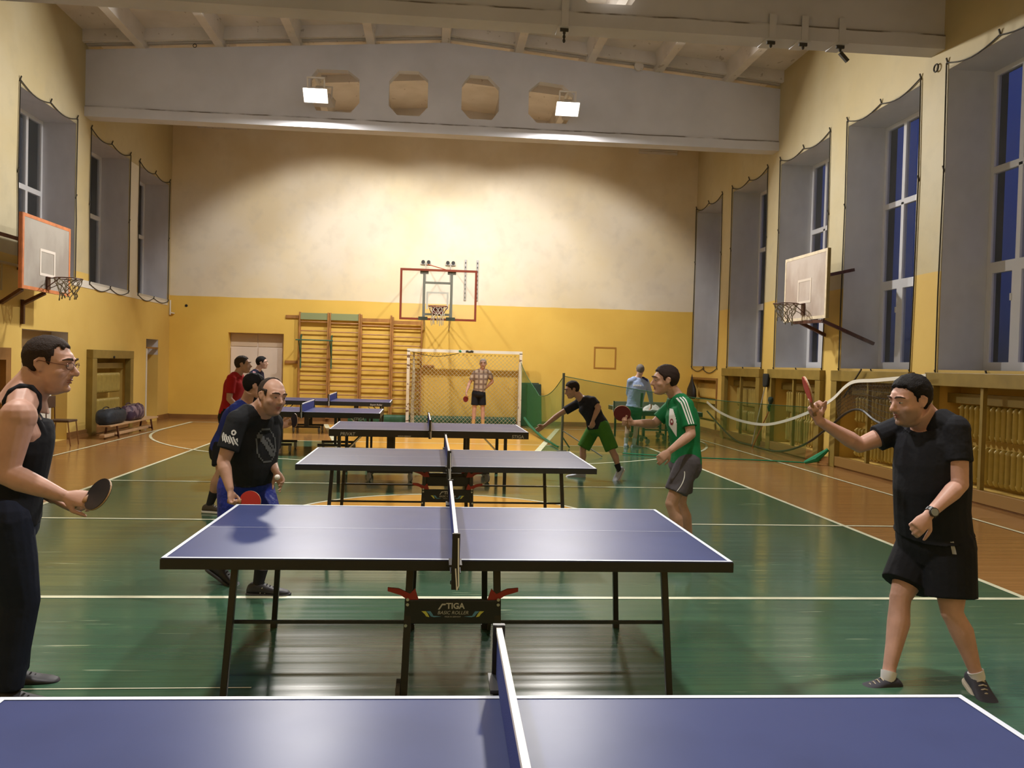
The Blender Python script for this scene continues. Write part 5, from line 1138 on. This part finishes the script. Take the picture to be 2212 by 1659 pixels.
b = MB(); b.ell(at(599, 1031, 6.20), .020, n=16); tag(build('ball', b, M_ball, smooth=True), 'white table tennis ball in the left hand of the balding man', 'ball')
# ---- man in royal blue behind him
g = person('dark-haired man in royal blue T-shirt bending forward behind the balding man', dict(
    head=at(550, 834, 9.40), neck=at(532, 868, 9.50), shR=at(508, 886, 9.36), shL=at(540, 888, 9.75), elR=at(530, 930, 9.15), wrR=at(572, 930, 9.05),
    elL=at(560, 930, 9.75), wrL=at(608, 922, 9.55), hipR=at(480, 962, 9.58), hipL=at(497, 958, 9.85), knR=at(478, 1018, 9.50), knL=at(520, 1020, 9.85), anR=at(453, 1090, 9.62), anL=at(520, 1090, 9.9)),
    skin=SK2, bulk=1.04, belly=.1, voxel=.010, hs=1.06, headf=(.95, .25, -.15), shirt=C_royal, shorts=C_blk, sleeve=.72, legfrac=.80, spine=at(505, 918, 9.6),
    hands=dict(L=dict(d=V((.85, -.1, .45)), n=V((.1, -.95, .1)), curl=.5, side=1)), shoes=dict(R=dict(d=(1, -.2), M=S_brn, Ms=SO_w), L=dict(d=(1, -.1), M=S_brn, Ms=SO_w)), sock=K_blk, socklen=1.0)
hair(g.root, g.hd, g.R, 1.06, H_blk, thick=.016, front=.075, top=.5, seed=4)
paddle('dark paddle in the outstretched hand of the man in royal blue', g.P['wrL'] + V((.07, 0, .03)), at(636, 908, 9.42), (-.3, -.9, .2), M_rblk, mat('brown worn rubber', (.10,.07,.05), .5))
# ---- man in red
Yd = 12.8
g = person('short-haired man in red T-shirt standing sideways near the back doors', dict(
    head=at(525, 788, Yd), neck=at(514, 808, Yd), shR=at(500, 818, Yd-.17), shL=at(520, 820, Yd+.20), elR=at(495, 862, Yd-.2), wrR=at(520, 886, Yd-.25), elL=at(522, 860, Yd+.25), wrL=at(545, 880, Yd+.2),
    hipR=at(490, 896, Yd-.10), hipL=at(500, 896, Yd+.12), knR=at(505, 958, Yd-.1), knL=at(520, 958, Yd+.1), anR=at(497, 1012, Yd-.1), anL=at(512, 1012, Yd+.12)),
    skin=SK2, bulk=1.0, voxel=.011, hs=1.04, headf=(.96, .0, -.0), shirt=C_red, shorts=C_blk, sleeve=.72, shoes=dict(R=dict(d=(1, -.1), M=S_blk), L=dict(d=(1, .1), M=S_blk)), spine=at(503, 850, Yd))
hair(g.root, g.hd, g.R, 1.04, H_brn, thick=.012, front=.088, top=.5, seed=5)
# ---- man in navy by the doors
Ye = 17.9
g = person('dark-haired man in navy shirt with a red and white shoulder patch before the back doors', dict(
    head=at(566, 784, Ye), neck=at(557, 800, Ye), shR=at(545, 808, Ye-.15), shL=at(563, 808, Ye+.2), elR=at(546, 836, Ye-.2), wrR=at(563, 850, Ye-.2), elL=at(566, 834, Ye+.2), wrL=at(581, 848, Ye+.2),
    hipR=at(547, 857, Ye-.1), hipL=at(557, 857, Ye+.12), knR=at(552, 901, Ye-.1), knL=at(562, 901, Ye+.1), anR=at(548, 943, Ye-.1), anL=at(560, 943, Ye+.12)),
    skin=SK3, bulk=.98, voxel=.012, hs=1.03, headf=(.97, .0, -.0), shirt=C_nv2, shorts=C_blk, sleeve=.7, shoes=dict(R=dict(d=(1, -.1), M=S_blk), L=dict(d=(1, .1), M=S_blk)))
hair(g.root, g.hd, g.R, 1.03, H_blk, thick=.016, front=.080, top=.6, seed=6)
project(g.shirt, 'shoulder_patch', *grid(.05, .09, 3, 4), g.P['shR'] + V((.04,0,0)), V((1,0,0)), V((0,0,1)), (.1,-1,.3), mat('red white patch', (.55,.25,.28), .7), g.shirt)
# ---- man in plaid shirt by the goal
Yp = 22.3
M_plaid, gg = newmat('brown plaid cloth', .8, .2)
fx = gg.math('FRACT', gg.math('MULTIPLY', gg.math('ADD', gg.x, 10), 8.5)); fz = gg.math('FRACT', gg.math('MULTIPLY', gg.math('ADD', gg.z, 10), 7.5))
aa = gg.math('MULTIPLY', gg.math('LESS_THAN', fx, .55), gg.math('LESS_THAN', fz, .55)); bb_ = gg.math('MAXIMUM', gg.math('LESS_THAN', gg.math('ABSOLUTE', gg.math('SUBTRACT', fx, .78)), .06), gg.math('LESS_THAN', gg.math('ABSOLUTE', gg.math('SUBTRACT', fz, .78)), .06))
gg.l(gg.mix(bb_, gg.mix(aa, (.25, .17, .13), (.45, .36, .28)), (.15, .11, .09)), gg.b.inputs['Base Color'])
g = person('grey-haired man in brown plaid shirt and black shorts standing in front of the goal', dict(
    head=at(1043.5, 786, Yp), neck=at(1042, 799, Yp), shR=at(1026, 806, Yp), shL=at(1056, 806, Yp+.05), elR=at(1014, 828, Yp+.02), wrR=at(1007, 848, Yp-.08), elL=at(1064, 824, Yp+.10), wrL=at(1050, 838, Yp+.12),
    hipR=at(1027, 850, Yp), hipL=at(1041, 850, Yp), knR=at(1024.5, 885, Yp), knL=at(1043, 885, Yp), anR=at(1022, 920, Yp), anL=at(1043, 920, Yp)),
    skin=SK1, bulk=1.0, belly=.1, voxel=.012, hs=1.10, headf=(-.05, -1, -.05), shirt=M_plaid, shorts=C_blk, sleeve=.68, legfrac=.72, legr=.95, shirthem=.10,
    hands=dict(R=dict(d=V((.0,-.1,-1)), n=V((1,0,0)), curl=1.0, side=-1), L=dict(d=V((-.5,-.2,.3)), n=V((-.2,-1,0)), curl=.7)), shoes=dict(R=dict(d=(-.2,-1), M=S_wht, Ms=SO_w), L=dict(d=(.3,-1), M=S_wht, Ms=SO_w)), sock=mat('tan sock', (.55,.35,.14), .9), socklen=1.0)
hair(g.root, g.hd, g.R, 1.10, H_sil, thick=.010, front=.088, top=.3, seed=7)
paddle('dark red paddle hanging from the hand of the man in the plaid shirt', g.P['wrR'] + V((.0, -.02, -.06)), at(1006, 862, Yp-.1), (.4, -.9, 0), M_rmar, M_rblk)
# ---- leaning man in green shorts
Yg = 13.1
g = person('leaning dark-haired man in black T-shirt and green shorts, arm stretched out', dict(
    head=at(1236, 842, Yg), neck=at(1256, 862, Yg+.02), shL=at(1280, 866, Yg-.15), shR=at(1248, 872, Yg+.20), elL=at(1293, 880, Yg-.22), wrL=at(1281, 908, Yg-.25), elR=at(1208, 895, Yg+.22), wrR=at(1176, 920, Yg+.15),
    hipL=at(1302, 922, Yg-.12), hipR=at(1284, 924, Yg+.12), knL=at(1323, 974, Yg-.22), knR=at(1259, 970, Yg+.12), anL=at(1337, 1014, Yg-.30), anR=at(1254, 1020, Yg+.02)),
    skin=SK2, bulk=1.02, voxel=.010, hs=1.06, headf=(-.93, -.15, -.32), headup=(-.1,0,1), shirt=cloth('charcoal jersey', (.022,.022,.032)), shorts=C_olv, sleeve=.68, legfrac=.95, spine=at(1278, 890, Yg), shortw=1.12, legr=.95,
    hands=dict(L=dict(d=V((-.2,0,-1)), n=V((-.3,.9,0)), curl=.7, side=-1), R=dict(d=V((-.9,0,-.55)), n=V((0,-1,0)), curl=.4, side=-1)),
    shoes=dict(L=dict(d=(-.75,-.7), M=S_wht, Ms=SO_w, pitch=.75), R=dict(d=(-1,-.1), M=S_wht, Ms=SO_w)), sock=K_blk, socklen=.7)
hair(g.root, g.hd, g.R, 1.06, H_dark, thick=.013, front=.080, top=.6, seed=8)
# ---- man in pale blue jacket at the far table
Yh = 18.05
M_jkt = cloth('pale blue nylon', (.34, .44, .70), .5, 10, .9)
g = person('grey-haired man in pale blue jacket and dark green shorts, seen from behind', dict(
    head=at(1383, 800, Yh), neck=at(1379, 816, Yh), shL=at(1362, 824, Yh-.05), shR=at(1395, 825, Yh+.05), elL=at(1358, 850, Yh+.05), wrL=at(1366, 872, Yh+.25), elR=at(1404, 850, Yh+.10), wrR=at(1407, 872, Yh+.30),
    hipL=at(1361, 883, Yh), hipR=at(1378, 884, Yh), knL=at(1355, 926, Yh), knR=at(1374, 926, Yh), anL=at(1352, 959, Yh), anR=at(1369, 960, Yh)),
    skin=SK3, bulk=1.08, voxel=.012, hs=1.05, headf=(.25, .95, -.25), shirt=M_jkt, long_sleeve=True, shorts=C_dgn, legfrac=.55, legr=.92, shirthem=.06, face=False,
    hands=dict(R=dict(d=V((.05,.3,-.9)), n=V((-1,0,0)), curl=.5), L=dict(d=V((.2,.6,-.6)), n=V((1,0,0)), curl=.5)), shoes=dict(L=dict(d=(.35,1), M=S_wht, Ms=SO_w), R=dict(d=(.8,.5), M=S_wht, Ms=SO_w)), sock=K_wht, socklen=1.0)
hair(g.root, g.hd, g.R, 1.05, H_grey, thick=.010, front=.085, seed=9)
project(g.shirt, 'navy_yoke', *grid(.20, .13, 12, 8, lambda x, y: abs(y + x*.55 - .03) < .045 and abs(x) < .10), g.P['shR'] + V((-.07, 0, .04)), V((1,0,0)), V((0,0,1)), (.05,-1,.35), mat('navy nylon', (.02,.025,.12), .6), g.shirt)
project(g.shirt, 'back_lettering', *grid(.20, .035, 18, 4, lambda x, y: (int((x+.5)*90) % 4) != 0), g.P['neck'] + V((-.05, 0, -.19)), V((1,0,0)), V((0,0,1)), (0,-1,.2), M_wht, g.shirt)
project(g.shirt, 'side_panel', *grid(.07, .30, 5, 10), g.P['hipR'] + V((.02, 0, .20)), V((1,0,0)), V((0,0,1)), (.25,-1,0), mat('dark green nylon', (.02,.08,.07), .6), g.shirt)
# ---- man in green jersey
Yi = 7.35
g = person('dark-haired young man in green football jersey and grey shorts holding up a dark red paddle', dict(
    head=at(1437, 822, Yi), neck=at(1460, 856, Yi+.03), shL=at(1482, 876, Yi-.15), shR=at(1452, 878, Yi+.20), elL=at(1493, 938, Yi-.22), wrL=at(1447, 974, Yi-.26), elR=at(1413, 916, Yi+.22), wrR=at(1368, 914, Yi+.10),
    hipL=at(1486, 1000, Yi-.11), hipR=at(1474, 1000, Yi+.13), knL=at(1450, 1088, Yi-.14), knR=at(1470, 1086, Yi+.20), anL=at(1474, 1188, Yi-.12), anR=at(1492, 1180, Yi+.28)),
    skin=SK2, bulk=.98, voxel=.0075, hs=1.05, headf=(-.99, .02, -.08), shirt=C_grn, shorts=C_gry, sleeve=.74, legfrac=.72, spine=at(1478, 935, Yi), shirthem=.02, shortw=1.12, nose=1.15, legr=.96,
    hands=dict(L=dict(d=V((-.75,0,-.65)), n=V((.1,.95,-.2)), curl=[.45,.5,.6,.6], side=-1, thumb=.5), R=dict(d=V((-.9,-.1,.15)), n=V((0,-1,0)), curl=1.05, side=-1, thumb=.7)),
    shoes=dict(L=dict(d=(-1,-.15), M=S_wht, Ms=SO_w), R=dict(d=(-1,.1), M=S_wht, Ms=SO_w)), sock=K_wht, socklen=.4)
hair(g.root, g.hd, g.R, 1.05, H_dark, thick=.013, front=.078, top=.9, seed=10)
I_f = g
S, E = g.P['shL'], g.P['elL']
for dx in (-.024, -.004, .016):
    d = (E - S).normalized(); n_ = V((0,-1,.2)).normalized(); ex = d.cross(n_).normalized(); top = S + V((-.045, 0, .075))
    vs = []; fs = []; N = 16
    for i in range(N+1):
        u = i/N; c_ = top.lerp(S.lerp(E, .72), u) + ex*dx*-1; vs += [c_ - ex*.0055, c_ + ex*.0055]
    vs2 = [( (v - S).x, (v - S).z) for v in vs]; fs = [(2*i, 2*i+1, 2*i+3, 2*i+2) for i in range(N)]
    project(g.shirt, 'sleeve_stripe', vs2, fs, S, V((1,0,0)), V((0,0,1)), n_, M_wht, g.shirt)
pan = [(-.065, .10), (-.045, .115), (-.02, .06), (0, .0), (.02, -.06), (.045, -.12), (.0, -.105), (-.035, -.06), (-.05, -.01), (-.055, .02), (-.045, .045), (-.06, .05)]
vsg, fsg = grid(.13, .25, 22, 34, lambda x, y: (lambda L, Rr: L < x < Rr)(-.055 + max(0, -.02-y)*.75 + (0 if y < .06 else .0), -.035 + .035*math.cos((y)*9) + (.115-y)*.18*(1 if y > -.12 else 0)) and -.12 < y < .115)
o_ = at(1452, 913, Yi-.1)
project(g.shirt, 'white_panel', vsg, fsg, o_ + V((.02,0,0)), V((1,0,0)), V((0,0,1)), (-.35,-1,0), M_wht, g.shirt, .003)
project(g.shirt, 'crest', *grid(.035, .055, 8, 10, lambda x, y: (x/.017)**2 + (y/.027)**2 < 1 and not ((x/.009)**2 + ((y-.004)/.012)**2 < 1)), o_ + V((-.006,0,.005)), V((1,0,0)), V((0,0,1)), (-.35,-1,0), mat('dark red crest', (.22,.03,.04), .7), g.shirt, .006)
hs_ = V((0,0,1)); q0, q1 = g.P['hipL'] + V((-.06,0,-.06)), g.P['knL'] + V((.0,0,.10))
vs2 = []; 
for i in range(13): c_ = V((-.035, 0)).to_3d(); u = i/12; x = (q0.x*(1-u) + q1.x*u) - S.x + .05*u*(1-u)*2; z = (q0.z*(1-u) + q1.z*u) - S.z; vs2 += [(x-.004, z), (x+.004, z)]
project(g.shorts, 'piping', vs2, [(2*i, 2*i+1, 2*i+3, 2*i+2) for i in range(12)], S, V((1,0,0)), V((0,0,1)), (0,-1,0), M_wht, g.shorts)
paddle('dark red paddle in the raised hand of the young man in green', g.P['wrR'] + V((-.07, -.02, .01)), at(1344, 893, Yi+.05), (-.35, -.92, 0), M_rmar, M_rblk)
